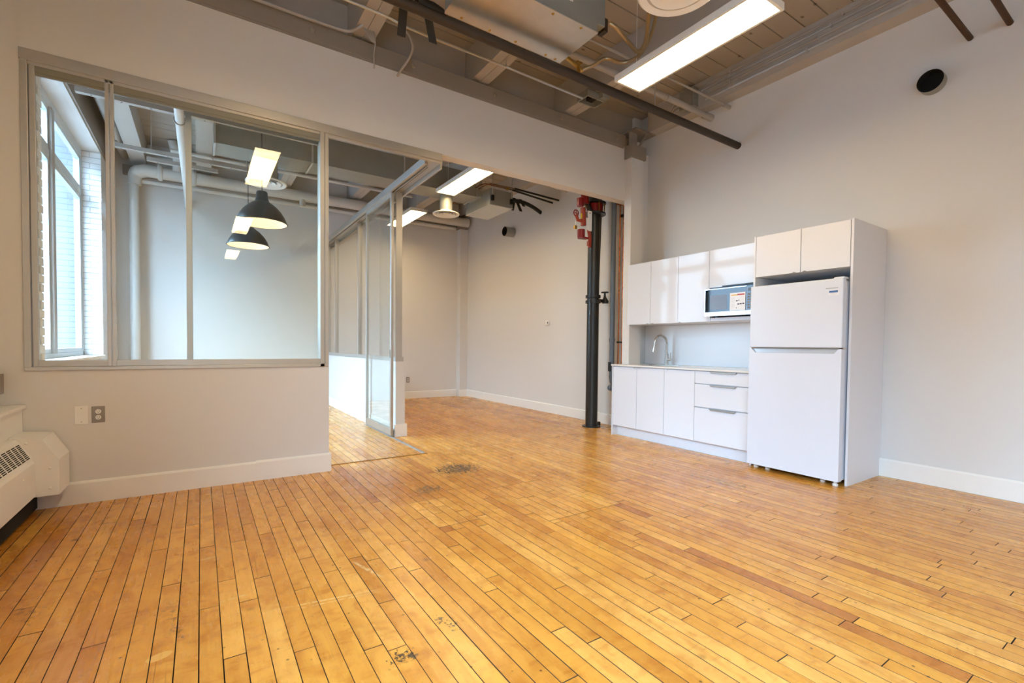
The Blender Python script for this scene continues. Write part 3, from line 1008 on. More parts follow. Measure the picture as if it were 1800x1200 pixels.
MB().box(MX, MX + 0.03, my0, yp_ - 0.002, 1.480, 1.770).build('control_panel', M['blackglass'], mw)
cp = MB().box(MX - 0.002, MX, my0 + 0.004, yp_ - 0.004, 1.480, 1.522).build('open_button', M['silver'], mw)
kp = MB()
for r in range(6):
    for c_ in range(3):
        kp.box(MX - 0.0015, MX, my0 + 0.010 + c_ * 0.026, my0 + 0.030 + c_ * 0.026, 1.540 + r * 0.027, 1.556 + r * 0.027)
kpo = kp.build('keypad', M['gasket'], mw)
kpo['kind'] = 'stuff'
box(MX - 0.0015, MX, my0 + 0.010, my0 + 0.082, 1.715, 1.745).build('display', M['pvc'], mw)
lab = box(MX - 0.003, MX - 0.001, 2.650, 2.815, 1.527, 1.708).build('shop_label', M['paper'], mdo)
lab['label'] = 'white sales label with yellow and red header'
box(MX - 0.0036, MX - 0.003, 2.735, 2.800, 1.678, 1.690).build('yellow_bar', M['yelprint'], lab)
box(MX - 0.0036, MX - 0.003, 2.660, 2.735, 1.680, 1.693).build('red_bar', M['redprint'], lab)
for (a, b, za, zb) in ((2.730, 2.748, 1.618, 1.630), (2.712, 2.725, 1.626, 1.633), (2.712, 2.732, 1.584, 1.596), (2.687, 2.706, 1.585, 1.597), (2.660, 2.680, 1.586, 1.599), (2.738, 2.746, 1.548, 1.557)):
    box(MX - 0.0036, MX - 0.003, a, b, za, zb).build('printed_figure', M['ink'], lab)
for k in range(8):
    box(MX - 0.0036, MX - 0.003, 2.76, 2.803, 1.662 - k * 0.014, 1.665 - k * 0.014).build('print_line', M['greyink'], lab)
MB().box(UX - 0.03, UX + 0.06, 2.55, 3.085, 1.775, 1.790).box(UX - 0.045, UX + 0.06, 2.56, 2.93, 1.79, 1.80).build('vent_hood_strip', M['black'], mw)

# ------------------------------------------------------------------ HEATER
ht = thing('convector_heater', 'beige wall convector with slotted grille and boxed end cap', 'heater', (-0.9, 2.6, 0.12))
prof = [(-1.004, 0.16), (-0.883, 0.16), (-0.883, 0.375), (-0.889, 0.392), (-0.955, 0.515), (-0.970, 0.528), (-1.004, 0.530)]
MB().prism(prof, 'y', 0.6, 4.098).build('cover', M['trim'], ht, bevel=0.003)
prof2 = [(-1.004, 0.152), (-0.772, 0.152), (-0.772, 0.382), (-0.850, 0.524), (-1.004, 0.538)]
MB().prism(prof2, 'y', 4.10, 4.378).build('end_cap', M['trim'], ht, bevel=0.002)
sl = MB()
nx, nz = -(0.392 - 0.515), (-0.889 + 0.955)
L = math.hypot(0.066, 0.123)
ux, uz = 0.066 / L, -0.123 / L
nx, nz = 0.123 / L, 0.066 / L
yy = 4.06
while yy > 2.2:
    for row in range(10):
        t0 = 0.016 + row * 0.0108
        ax, az = -0.955 + ux * t0 + nx * 0.0004, 0.515 + uz * t0 + nz * 0.0004
        bx, bz = ax + ux * 0.0062, az + uz * 0.0062
        k = 0.0012
        sl.add([(ax, yy, az), (ax, yy - 0.062, az), (bx, yy - 0.062, bz), (bx, yy, bz),
                (ax + nx * k, yy, az + nz * k), (ax + nx * k, yy - 0.062, az + nz * k), (bx + nx * k, yy - 0.062, bz + nz * k), (bx + nx * k, yy, bz + nz * k)],
               [(0, 1, 2, 3), (4, 7, 6, 5), (0, 4, 5, 1), (1, 5, 6, 2), (2, 6, 7, 3), (3, 7, 4, 0)])
    yy -= 0.082
so = sl.build('grille_slots', M['dark'], ht)
so['kind'] = 'stuff'
for (x, z) in ((-0.925, 0.50), (-0.815, 0.33), (-0.815, 0.20)):
    MB().lathe([(0.0, -0.004), (0.006, -0.003), (0.009, 0.0)], (x, 4.10, z), 10, 'y').build('rivet', M['trim'], ht, smooth=True)
MB().lathe([(0.0, 0.006), (0.007, 0.004), (0.009, 0.0)], (-0.883, 3.86, 0.32), 10, 'x').build('latch_knob', M['trim'], ht, smooth=True)
box(-1.0, -0.93, 0.7, 4.35, 0.02, 0.16).build('base_pipe_box', M['dark'], ht)

# ------------------------------------------------------------------ ELECTRICAL PLATES
bp = thing('blank_wall_plate', 'white blank wall plate beside the steel outlet', 'wall plate', (-0.707, 4.40, 0.56))
box(-0.745, -0.672, 4.394, 4.4, 0.560, 0.690).build('plate', M['white'], bp, bevel=0.0015)
for z in (0.577, 0.672):
    MB().lathe([(0.0, -0.0015), (0.003, -0.001), (0.0035, 0.0)], (-0.709, 4.394, z), 8, 'y').build('screw', M['platemetal'], bp)


def outlet(x, z, axis, label, plate, c):
    o = thing('wall_outlet', label, 'outlet', c)

    def B(u0, u1, za, zb, d0, d1):
        return box(x + u0, x + u1, c[1] - d1, c[1] - d0, z + za, z + zb) if axis == 'y' else box(c[0] - d1, c[0] - d0, x + u0, x + u1, z + za, z + zb)
    B(-0.036, 0.036, -0.058, 0.058, 0, 0.005).build('plate', M[plate], o, bevel=0.0015)
    for dz in (-0.021, 0.021):
        r = MB().lathe([(0.0, -0.0085), (0.014, -0.0085), (0.0165, -0.006), (0.0165, -0.004)], (x, c[1], z + dz), 18, 'y').build('receptacle', M['white'], o, smooth=True) if axis == 'y' else B(-0.014, 0.014, dz - 0.014, dz + 0.014, 0.004, 0.0085).build('receptacle', M['white'], o)
        MB_ = B(-0.0075, -0.0050, dz - 0.001, dz + 0.008, 0.0083, 0.0092)
        MB_.build('slot', M['dark'], r)
        B(0.0050, 0.0075, dz - 0.001, dz + 0.008, 0.0083, 0.0092).build('slot', M['dark'], r)
        B(-0.0025, 0.0025, dz - 0.010, dz - 0.006, 0.0083, 0.0092).build('slot', M['dark'], r)
    return o


outlet(-0.618, 0.624, 'y', 'steel-plated double outlet on the half wall near the heater', 'platemetal', (-0.618, 4.40, 0.56))
outlet(3.68, 0.40, 'y', 'grey outlet low on the far back wall', 'platemetal', (3.68, YB, 0.34))
outlet(0.59, 0.46, 'y', 'white outlet on the back wall inside the glass room', 'white', (0.59, YB, 0.40)).location
th = box(4.990, XRB, 6.36, 6.45, 1.51, 1.585).build('thermostat', M['white'], None, bevel=0.003)
tag(th, 'small white thermostat on the long beige wall', 'thermostat')
box(4.988, 4.990, 6.375, 6.40, 1.53, 1.565).build('display', M['pvc'], th)


# ------------------------------------------------------------------ LIGHTS
def lamp(cx, cy, lx, ly, zb, label):
    o = thing('ceiling_light', label, 'ceiling light', (cx, cy, zb), 'linear ceiling panel lights')
    x0, x1, y0, y1 = cx - lx / 2, cx + lx / 2, cy - ly / 2, cy + ly / 2
    w = 0.020
    MB().box(x0, x0 + w, y0, y1, zb, zb + 0.05).box(x1 - w, x1, y0, y1, zb, zb + 0.05).box(x0 + w, x1 - w, y0, y0 + w, zb, zb + 0.05).box(x0 + w, x1 - w, y1 - w, y1, zb, zb + 0.05) \
        .box(x0 + w, x1 - w, y0 + w, y1 - w, zb + 0.04, zb + 0.05).build('frame', M['white'], o)
    box(x0 + w, x1 - w, y0 + w, y1 - w, zb + 0.004, zb + 0.010).build('diffuser', M['panel'], o)
    for yy in (y0 + 0.1, y1 - 0.1):
        tube([(cx, yy, zb + 0.05), (cx, yy, ZC)], 0.0025, 6).build('suspension_wire', M['white'], o)
    return o


lmp = lamp(3.12, 2.29, 0.31, 1.24, 3.40, 'long lit ceiling panel above the kitchen, largest in view')
dup(lmp, (3.07, 5.82, 3.40), 'lit ceiling panel just behind the white header beam')
dup(lmp, (3.10, 8.13, 3.40), 'lit ceiling panel deepest in the back room')
for cx, cy, t_ in ((0.67, 2.08, 'nearest the window wall over the camera'), (0.67, -1.43, 'behind the camera on the window side'), (0.67, -4.95, 'farthest behind the camera on the window side')):
    dup(lmp, (cx, cy, 3.40), 'lit ceiling panel ' + t_)

pe = thing('pendant_lamp', 'black dome pendant lamp nearer the glass, lit warm inside', 'pendant lamp', (0.565, 5.78, 2.45), 'black dome pendants')
PC = (0.565, 5.78, 2.45)
outer = [(0.252, 0.0), (0.250, 0.010), (0.225, 0.075), (0.190, 0.130), (0.140, 0.185), (0.090, 0.222), (0.070, 0.236), (0.068, 0.252), (0.062, 0.258), (0.055, 0.335), (0.048, 0.342), (0.0, 0.344)]
inner = [(0.246, 0.001), (0.219, 0.074), (0.184, 0.127), (0.135, 0.180), (0.085, 0.216), (0.0, 0.222)]
MB().lathe(outer, PC, 40).build('shade', M['pend'], pe, smooth=True)
MB().lathe(inner, PC, 40).build('shade_lining', M['pendin'], pe, smooth=True)
MB().lathe([(0.244, 0.0), (0.256, -0.002), (0.257, 0.006), (0.250, 0.010)], PC, 40).build('rim', M['pend'], pe, smooth=True)
MB().lathe([(0.0, 0.125), (0.015, 0.127), (0.028, 0.145), (0.028, 0.165), (0.015, 0.20), (0.015, 0.22)], PC, 20).build('bulb', M['bulb'], pe, smooth=True)
tube([(PC[0], PC[1], PC[2] + 0.34), (PC[0], PC[1], ZC)], 0.004, 8).build('cord', M['black'], pe)
dup(pe, (0.535, 7.16, 2.44), 'black dome pendant lamp farther back in the glass room')


# ------------------------------------------------------------------ CEILING SERVICES, FRONT ROOM
ac = thing('fan_coil_unit', 'large galvanised ceiling air unit above the dark pipe', 'air unit', (2.03, 2.92, 3.55))
box(1.49, 2.57, 2.70, 3.165, 3.55, 3.556).build('bottom_panel', M['galv'], ac)
box(1.495, 2.565, 2.705, 3.16, 3.556, 3.93).build('casing', M['galvdk'], ac)
MB().box(2.565, 2.66, 2.72, 2.86, 3.64, 3.92).build('control_box', M['galvdk'], ac, bevel=0.004)
MB().box(2.66, 2.70, 2.73, 2.80, 3.62, 3.72).build('hose_fitting', M['pipedark'], ac)
for (x, y) in ((1.62, 3.16), (1.86, 3.16), (2.10, 3.16), (2.40, 3.16), (2.50, 3.16), (1.7, 2.71), (2.15, 2.71), (2.42, 2.71)):
    MB().lathe([(0.0, -0.006), (0.009, -0.005), (0.012, 0.0)], (x, min(max(y, 2.73), 3.14), 3.55), 10).build('screw', M['brass'], ac, smooth=True)
wl_ = box(2.27, 2.31, 2.694, 2.70, 3.68, 3.78).build('warning_sticker', M['paper'], ac)
box(2.27, 2.31, 2.692, 2.694, 3.735, 3.742).build('red_line', M['redprint'], wl_)
for x in (1.6, 2.5):
    tube([(x, 2.93, 3.93), (x, 2.93, ZC)], 0.006, 6).build('hanger_rod', M['galv'], ac)

dp = thing('dark_drain_pipe', 'long dark pipe crossing below the air unit into the right wall', 'pipe', (3.2, 3.10, 3.45))
tube([(0.9, 3.112, 3.46), (XR + 0.01, 3.10, 3.447)], 0.037, 16).build('pipe', M['pipedark'], dp, smooth=True)
MB().torus((XR - 0.006, 3.10, 3.447), 0.042, 0.006, 'x').build('wall_ring', M['wall'], dp, smooth=True)
for x in (1.2, 3.72):
    tube([(x, 3.108, 3.49), (x, 3.108, 3.95 if x > 3 else ZC)], 0.005, 6).build('hanger_rod', M['galv'], dp)
tp = tube([(1.18, 3.16, 3.50), (1.21, 3.14, 3.42)], 0.05, 10)
for k, (x0, y0_, z0, x1, y1_, z1) in enumerate([(1.17, 3.20, 3.52, 1.19, 3.30, 3.36), (1.33, 3.16, 3.50, 1.41, 3.24, 3.36)]):
    MB().add([(x0, y0_, z0), (x0 + 0.06, y0_, z0), (x1 + 0.06, y1_, z1), (x1, y1_, z1), (x0, y0_ + 0.008, z0), (x0 + 0.06, y0_ + 0.008, z0), (x1 + 0.06, y1_ + 0.008, z1), (x1, y1_ + 0.008, z1)],
             [(0, 1, 2, 3), (4, 7, 6, 5), (0, 4, 5, 1), (1, 5, 6, 2), (2, 6, 7, 3), (3, 7, 4, 0)]).build('tape_end', M['tape'], dp)
MB().lathe([(0.0, -0.02), (0.05, 0.0), (0.055, 0.12), (0.04, 0.20), (0.0, 0.21)], (1.26, 3.13, 3.50), 14, 'x').build('taped_joint', M['tape'], dp, smooth=True)

cd = thing('thin_conduit', 'thin galvanised conduit clipped under the joists to a junction box', 'conduit', (2.5, 3.9, 3.85))
tube(smoothpath([(0.9, 3.93, 3.90), (1.3, 3.92, 3.89), (1.55, 3.91, 3.86), (2.4, 3.90, 3.853), (3.2, 3.92, 3.86), (3.52, 3.93, 3.865)], 5), 0.011, 8).build('conduit', M['galv'], cd, smooth=True)
for x in (2.50,):
    MB().torus((x, 3.90, 3.856), 0.015, 0.004, 'x', 14, 6).build('clip', M['galv'], cd)
    tube([(x, 3.90, 3.87), (x, 3.90, 3.95)], 0.004, 6).build('clip_screw', M['galv'], cd)
jb = thing('junction_box', 'grey-green metal junction box hanging open under a joist', 'junction box', (3.66, 3.95, 3.84))
MB().box(3.53, 3.79, 3.86, 3.875, 3.87, 3.945).box(3.53, 3.79, 4.015, 4.03, 3.87, 3.945).box(3.53, 3.545, 3.875, 4.015, 3.87, 3.945).box(3.775, 3.79, 3.875, 4.015, 3.87, 3.945).box(3.53, 3.79, 3.86, 4.03, 3.938, 3.946).build('box', M['galvdk'], jb)
box(3.62, 3.70, 3.90, 3.98, 3.885, 3.935).build('terminal_block', M['dark'], jb)
MB().box(3.70, 3.80, 3.80, 3.86, 3.88, 3.94).build('side_knockout', M['galvdk'], jb)

wp = thing('painted_pipe', 'beige painted pipe running under the joists to the right wall', 'pipe', (4.3, 3.45, 3.98))
tube([(2.2, 3.45, 3.905), (XR - 0.12, 3.45, 3.90)], 0.032, 14).build('pipe', M['pipegrey'], wp, smooth=True)
MB().lathe([(0.04, 0.0), (0.04, 0.03), (0.032, 0.03)], (XR - 0.15, 3.45, 3.90), 14, 'x').build('coupling', M['pipegrey'], wp, smooth=True)
tube([(XR - 0.13, 3.45, 3.90), (XR + 0.02, 3.45, 3.90)], 0.040, 14).build('wall_sleeve', M['pipegrey'], wp, smooth=True)
MB().torus((4.32, 3.45, 3.905), 0.036, 0.007, 'x', 16, 6).build('clamp', M['pipegrey'], wp)
wp2 = thing('slim_conduit', 'slim beige conduit ending in a coupling at the right wall', 'conduit', (4.3, 3.22, 3.94))
tube([(2.6, 3.235, 3.93), (XR - 0.1, 3.22, 3.93)], 0.012, 10).build('conduit', M['pipegrey'], wp2, smooth=True)
tube([(XR - 0.12, 3.22, 3.93), (XR + 0.01, 3.22, 3.93)], 0.022, 12).build('coupling', M['pipegrey'], wp2, smooth=True)
tube(smoothpath([(XR - 0.22, 3.45, 3.94), (XR - 0.18, 3.36, 3.96), (XR - 0.14, 3.27, 3.96), (XR - 0.12, 3.23, 3.94)], 5), 0.006, 8).build('loop_wire', M['pipegrey'], wp2, smooth=True)

for k, (z, t_, r, mt) in enumerate([(4.23, 'uppermost', 0.009, 'pipegrey'), (4.18, 'second', 0.010, 'galv'), (4.12, 'third', 0.011, 'pipegrey'), (4.055, 'lowest bright', 0.013, 'galv')]):
    o = thing('beam_conduit', '%s conduit along the face of the right wall beam' % t_, 'conduit', (4.97, 1.5, z), 'conduits on the right wall beam')
    tube([(4.975, -3.0, z), (4.975, 1.9, z + 0.004), (4.975, 3.50 - 0.03 * k, z - 0.003)], r, 8).build('conduit', M[mt], o, smooth=True)
    for yy in (0.9, 2.0 + 0.1 * k, 3.1):
        box(4.960, 4.99, yy, yy + 0.016, z - r - 0.004, z + r + 0.004).build('strap', M['galv'], o)
cb = thing('conduit_box', 'dull green metal pull box on the right wall beam', 'junction box', (4.95, 3.62, 4.03))
box(4.90, 4.99, 3.52, 3.72, 4.02, 4.24).build('box', M['galvdk'], cb, bevel=0.003)
box(4.894, 4.90, 3.54, 3.70, 4.04, 4.22).build('cover', M['galvdk'], cb)
for k in range(3):
    tube(smoothpath([(4.93, 3.72, 4.06 + k * 0.05), (4.93, 3.80 + k * 0.012, 4.055 + k * 0.045), (4.94, 3.85 + k * 0.02, 4.02 + k * 0.03), (4.955, 3.88 + k * 0.02, 3.99 + k * 0.02)], 5), 0.006, 8).build('cable', M['galv'], cb, smooth=True)

h1 = tube(smoothpath([(2.68, 2.69, 3.66), (2.74, 2.67, 3.63), (2.90, 2.70, 3.60), (3.06, 2.74, 3.60), (3.05, 2.65, 3.63), (2.93, 2.52, 3.72), (2.80, 2.36, 3.86)], 7), 0.017, 10).build('braided_hose', M['hose'], smooth=True)
tag(h1, 'braided hose looping from the air unit side fitting', 'hose', 'braided hoses')
h2 = thing('drain_hose', 'braided hose with brass valve hanging below the air unit', 'hose', (2.95, 2.9, 3.6), 'braided hoses')
tube(smoothpath([(2.85, 3.20, 3.60), (2.91, 3.12, 3.62), (2.93, 2.98, 3.62), (3.07, 2.92, 3.60), (3.13, 2.78, 3.62), (3.07, 2.60, 3.70), (2.90, 2.38, 3.84)], 7), 0.015, 10).build('hose', M['hose'], h2, smooth=True)
tube([(2.60, 3.15, 3.62), (2.86, 3.20, 3.60)], 0.018, 8).build('valve_body', M['brass'], h2)
tube([(2.79, 3.18, 3.62), (2.80, 3.18, 3.53)], 0.016, 8).build('valve_outlet', M['brass'], h2)
box(2.77, 2.83, 3.165, 3.195, 3.635, 3.645).build('valve_lever', M['brass'], h2)


def diffuser(c, r, neck_r, ztop, label):
    o = thing('round_diffuser', label, 'air diffuser', c, 'round ceiling diffusers')
    h = 0.0
    MB().lathe([(r, 0.016), (r, 0.008), (r * 0.96, 0.0), (r * 0.80, 0.012), (r * 0.78, 0.03), (neck_r, 0.06)], c, 40).build('outer_cone', M['white'], o, smooth=True)
    MB().lathe([(r * 0.72, 0.004), (r * 0.52, 0.022), (r * 0.50, 0.040)], c, 36).build('middle_ring', M['white'], o, smooth=True)
    MB().lathe([(r * 0.46, 0.008), (r * 0.28, 0.024), (r * 0.26, 0.040)], c, 32).build('inner_ring', M['white'], o, smooth=True)
    MB().lathe([(0.0, 0.010), (r * 0.20, 0.014), (r * 0.22, 0.022), (0.0, 0.035)], c, 28).build('centre_disc', M['white'], o, smooth=True)
    MB().lathe([(neck_r, 0.05), (neck_r, ztop - c[2])], c, 32).build('neck', M['galvdk'], o, smooth=True)
    MB().lathe([(0.0, 0.055), (neck_r * 0.99, 0.055)], c, 32).build('throat', M['galvdk'], o, smooth=True)
    return o


diffuser((2.43, 1.86, 3.30), 0.245, 0.15, ZC, 'round white diffuser at the top edge beside the air unit')
diffuser((3.17, 6.62, 3.15), 0.205, 0.097, 3.449, 'round white diffuser on a short duct behind the header beam')
diffuser((0.70, 6.66, 3.15), 0.235, 0.13, 3.449, 'round white diffuser above the pendants in the glass room')

# cables at the top left
cl = tube(smoothpath([(0.20, 4.33, 3.905), (0.43, 4.33, 3.90), (0.86, 4.32, 3.895), (1.09, 4.31, 3.90), (1.18, 4.25, 3.93), (1.24, 4.20, 4.0), (1.27, 4.20, 4.1)], 5), 0.013, 8).build('bent_conduit', M['pipegrey'], smooth=True)
tag(cl, 'bent beige conduit resting along the top of the ledger beam', 'conduit')
lc = tube(smoothpath([(1.30, 4.20, 4.05), (1.43, 4.20, 4.05), (1.59, 4.20, 4.03), (1.67, 4.22, 3.93), (1.65, 4.27, 3.83), (1.60, 4.33, 3.74), (1.58, 4.385, 3.70)], 6), 0.011, 8).build('looping_cable', M['pipegrey'], smooth=True)
tag(lc, 'grey cable looping down from a joist into the partition wall', 'cable')
cc_ = thing('coiled_cable', 'bundle of coiled thin cable hanging from the first joist', 'cable', (1.30, 4.3, 3.9))
for k in range(7):
    tube(smoothpath([(1.20 + 0.012 * k, 4.27, 4.03), (1.22 + 0.016 * k, 4.26, 3.95), (1.30 + 0.006 * k, 4.27, 3.86), (1.27 + 0.010 * k, 4.30, 3.94), (1.22 + 0.01 * k, 4.30, 4.03)], 4), 0.004, 6).build('strand', M['pipegrey'], cc_, smooth=True)
tube(smoothpath([(1.34, 4.28, 3.88), (1.34, 4.33, 3.80), (1.35, 4.36, 3.75), (1.36, 4.39, 3.70)], 5), 0.005, 6).build('cable_tail', M['pipegrey'], cc_, smooth=True)
oc = tube([(0.9, 3.80, 3.93), (3.55, 3.80, 3.93)], 0.012, 8).build('brown_conduit', M['pipegrey'], smooth=True)
tag(oc, 'brownish conduit running tight beside the dark pipe under the joists', 'conduit')

# right wall: conduit stubs and round vent sleeve
for (y, z, l_, t_) in ((1.175, 3.625, 0.85, 'left'), (0.955, 3.622, 0.85, 'right')):
    o = thing('rusty_pipe', 'rusty pipe entering the right wall, %s one of the pair' % t_, 'pipe', (XR - 0.4, y, z), 'rusty pipe pair')
    tube([(XR - 2.2, y, z + 0.01), (XR + 0.01, y, z)], 0.020, 12).build('pipe', M['rust'], o, smooth=True)
    MB().torus((XR - 0.003, y, z), 0.022, 0.004, 'x', 18, 6).build('wall_ring', M['wall'], o, smooth=True)


def sleeve(x, y, z, r, l_, label):
    o = thing('vent_sleeve', label, 'vent', (x, y, z))
    MB().lathe([(r, -l_), (r, 0.0)], (x, y, z), 28, 'x').build('outer_sleeve', M['galvdk'], o, smooth=True)
    MB().lathe([(r * 0.95, 0.0), (r * 0.95, -l_), (r, -l_)], (x, y, z), 28, 'x').build('inner_lining', M['dark'], o, smooth=True)
    MB().lathe([(0.0, -0.004), (r * 0.95, -0.004)], (x, y, z), 28, 'x').build('closed_back', M['dark'], o)
    return o


sleeve(XR, 1.395, 3.37, 0.088, 0.085, 'round dark vent sleeve high on the right wall above the refrigerator')
sleeve(XRB, 7.52, 3.31, 0.088, 0.20, 'round vent sleeve sticking out of the long wall in the back room')

# ------------------------------------------------------------------ RISERS BESIDE THE KITCHEN
rs = thing('black_riser_pipe', 'thick black riser pipe standing on the floor beside the kitchen', 'pipe', (4.66, 4.93, 0))
RX, RY = 4.665, 4.93
tube([(RX, RY, 0.0), (RX, RY, 4.29)], 0.085, 24).build('pipe', M['riser'], rs, smooth=True)
MB().lathe([(0.085, 0.0), (0.13, 0.0), (0.13, 0.016), (0.085, 0.018)], (RX, RY, 0.0), 24).build('base_flange', M['riser'], rs, smooth=True)
MB().box(RX + 0.06, RX + 0.20, RY + 0.02, RY + 0.12, 0.0, 0.05).build('floor_bracket', M['riser'], rs)
for z0 in (1.755, 1.83):
    MB().lathe([(0.085, 0.0), (0.105, 0.0), (0.107, 0.02), (0.105, 0.042), (0.085, 0.042)], (RX, RY, z0), 24).build('coupling_ring', M['riser'], rs, smooth=True)
for z0 in (3.00, 3.15):
    MB().lathe([(0.085, 0.0), (0.155, 0.0), (0.155, 0.022), (0.085, 0.026)], (RX + 0.01, RY, z0), 24).build('flange', M['riser'], rs, smooth=True)
MB().lathe([(0.115, 0.0), (0.115, 0.11)], (RX + 0.01, RY, 3.035), 24).build('red_band', M['red'], rs, smooth=True)
for k in range(6):
    a = k * PI / 3 + 0.2
    tube([(RX + 0.01 + 0.135 * math.cos(a), RY + 0.135 * math.sin(a), 3.0), (RX + 0.01 + 0.135 * math.cos(a), RY + 0.135 * math.sin(a), 3.18)], 0.009, 6).build('bolt', M['brass'], rs)
tube([(RX + 0.19, RY + 0.10, 4.29), (RX + 0.185, RY + 0.10, 3.0), (RX + 0.11, RY + 0.09, 0.9), (RX + 0.07, RY + 0.08, 0.10)], 0.042, 16).build('bypass_pipe', M['riser'], rs, smooth=True)
tube([(RX + 0.08, RY, 1.80), (RX + 0.22, RY - 0.02, 1.80)], 0.025, 12).build('branch', M['riser'], rs, smooth=True)
tube([(RX + 0.22, RY - 0.02, 1.765), (RX + 0.22, RY - 0.02, 1.80), (RX + 0.21, RY - 0.02, 1.86), (RX + 0.21, RY - 0.02, 1.92)], [0.045, 0.047, 0.018, 0.012], 12).build('valve_body', M['riser'], rs, smooth=True)
MB().torus((RX + 0.21, RY - 0.02, 1.925), 0.05, 0.008, 'z', 18, 6).box(RX + 0.16, RX + 0.26, RY - 0.025, RY - 0.015, 1.92, 1.93).build('handwheel', M['riser'], rs, smooth=True)

sv = thing('red_sprinkler_valve', 'red sprinkler valve set with handwheel, gauge and tag on the riser', 'valve', (4.42, 4.85, 2.55))
VY = 4.86
tube([(4.42, VY, 3.32), (4.42, VY, 3.10)], 0.055, 12).build('upper_body', M['red'], sv, smooth=True)
tube([(4.46, VY, 3.12), (4.56, VY + 0.04, 3.03)], 0.040, 10).build('black_elbow', M['black'], sv, smooth=True)
MB().lathe([(0.0, 0.0), (0.045, 0.0), (0.05, 0.02), (0.05, 0.11), (0.0, 0.125)], (4.34, VY, 3.05), 14).build('bell', M['red'], sv, smooth=True)
tube([(4.39, VY, 3.04), (4.40, VY, 2.80)], 0.036, 12).build('trim_body', M['orangered'], sv, smooth=True)
MB().torus((4.265, VY, 2.95), 0.042, 0.007, 'y', 20, 6).box(4.225, 4.305, VY - 0.005, VY + 0.005, 2.945, 2.955).box(4.26, 4.27, VY - 0.005, VY + 0.005, 2.91, 2.99).build('handwheel', M['red'], sv, smooth=True)
tube([(4.265, VY, 2.93), (4.30, VY, 2.86), (4.37, VY, 2.86)], 0.022, 10).build('stem', M['orangered'], sv, smooth=True)
box(4.235, 4.28, VY - 0.01, VY + 0.01, 2.735, 2.78).build('padlock', M['brass'], sv)
tube([(4.257, VY, 2.78), (4.255, VY, 2.86)], 0.003, 6).build('chain', M['galv'], sv)
box(4.325, 4.35, VY - 0.03, VY - 0.025, 2.88, 2.95).build('yellow_tag', M['yellow'], sv)
MB().lathe([(0.0, 0.0), (0.048, 0.0), (0.052, 0.02), (0.052, 0.12), (0.0, 0.12)], (4.36, VY, 2.62), 14).build('lower_body', M['red'], sv, smooth=True)
box(4.36, 4.47, VY - 0.03, VY + 0.03, 2.62, 2.645).build('lower_arm', M['red'], sv)
tg = box(4.415, 4.485, VY - 0.075, VY - 0.071, 2.72, 2.99).build('inspection_tag', M['paper'], sv)
box(4.44, 4.46, VY - 0.0765, VY - 0.075, 2.955, 2.967).build('tag_hole', M['ink'], tg)
tube([(4.50, VY, 2.76), (4.52, VY, 2.66), (4.54, VY + 0.02, 2.52)], 0.026, 10).build('drain_elbow', M['orangered'], sv, smooth=True)
box(4.485, 4.52, VY - 0.02, VY + 0.02, 2.54, 2.60).build('drain_cap', M['orangered'], sv)

gpv = thing('grey_plastic_pipe', 'slate-grey drain pipe left of the copper pipes', 'pipe', (4.83, 4.68, 0))
tube([(4.80, 4.68, 4.29), (4.80, 4.68, 0.72)], 0.034, 16).build('pipe', M['pvc'], gpv, smooth=True)
tube([(4.80, 4.68, 0.74), (4.805, 4.67, 0.66), (4.86, 4.66, 0.58)], 0.038, 14).build('elbow', M['pvc'], gpv, smooth=True)
MB().lathe([(0.04, 0.0), (0.04, 0.05), (0.034, 0.05)], (4.80, 4.68, 1.21), 16).build('coupling', M['pvc'], gpv, smooth=True)
MB().lathe([(0.0, 0.0), (0.03, 0.01), (0.045, 0.04), (0.045, 0.12)], (4.74, 4.68, 0.57), 16, 'x').build('cleanout_cap', M['pvc'], gpv, smooth=True)
box(4.75, 4.765, 4.66, 4.70, 0.80, 0.93).build('clamp', M['black'], gpv)
for (x, z1, t_) in ((4.900, 3.20, 'inner'), (4.972, 3.09, 'outer')):
    o = thing('copper_pipe', 'thin vertical copper water pipe, the %s one beside the boxed column' % t_, 'pipe', (x, 4.66, 0.3), 'copper water pipes')
    tube([(x, 4.66, 0.3), (x, 4.66, z1)], 0.0095, 10).build('pipe', M['copper'], o, smooth=True)
    MB().box(x - 0.018, x + 0.018, 4.645, 4.675, 1.195, 1.22).build('clip', M['black'], o)
    if t_ == 'outer':
        tube(smoothpath([(x, 4.66, z1), (x - 0.01, 4.66, z1 + 0.035), (x - 0.07, 4.66, z1 + 0.035), (x - 0.14, 4.66, z1 + 0.03), (x - 0.155, 4.66, z1 + 0.0), (x - 0.155, 4.66, z1 - 0.05)], 4), 0.0095, 10).build('bend', M['copper'], o, smooth=True)
        box(x - 0.05, x + 0.03, 4.64, 4.68, 2.955, 2.99).build('clamp', M['black'], o)

# ------------------------------------------------------------------ BACK ROOMS: ducts and pipes
du = thing('rectangular_duct', 'long grey rectangular air duct crossing above the glass room', 'duct', (2.0, 6.63, 3.45))
for (xa, xb) in ((0.145, 1.20), (1.20, 2.42), (2.42, 3.62)):
    box(xa + 0.001, xb - 0.001, 6.42, 6.85, 3.45, 3.80).build('duct_section', M['galvdk'], du)
for xx in (0.145, 1.20, 2.42, 3.60):
    MB().box(xx - 0.01, xx + 0.012, 6.408, 6.862, 3.438, 3.812).build('flange', M['galv'], du)
for xx in (0.8, 1.9, 3.0):
    tube([(xx, 6.41, 3.80), (xx, 6.41, ZC)], 0.005, 6).build('hanger_rod', M['galv'], du)
ac2 = thing('fan_coil_unit', 'smaller galvanised air unit hanging by the long wall in the back room', 'air unit', (3.91, 6.6, 3.30))
box(3.70, 4.13, 6.20, 6.98, 3.30, 3.306).build('bottom_panel', M['galv'], ac2)
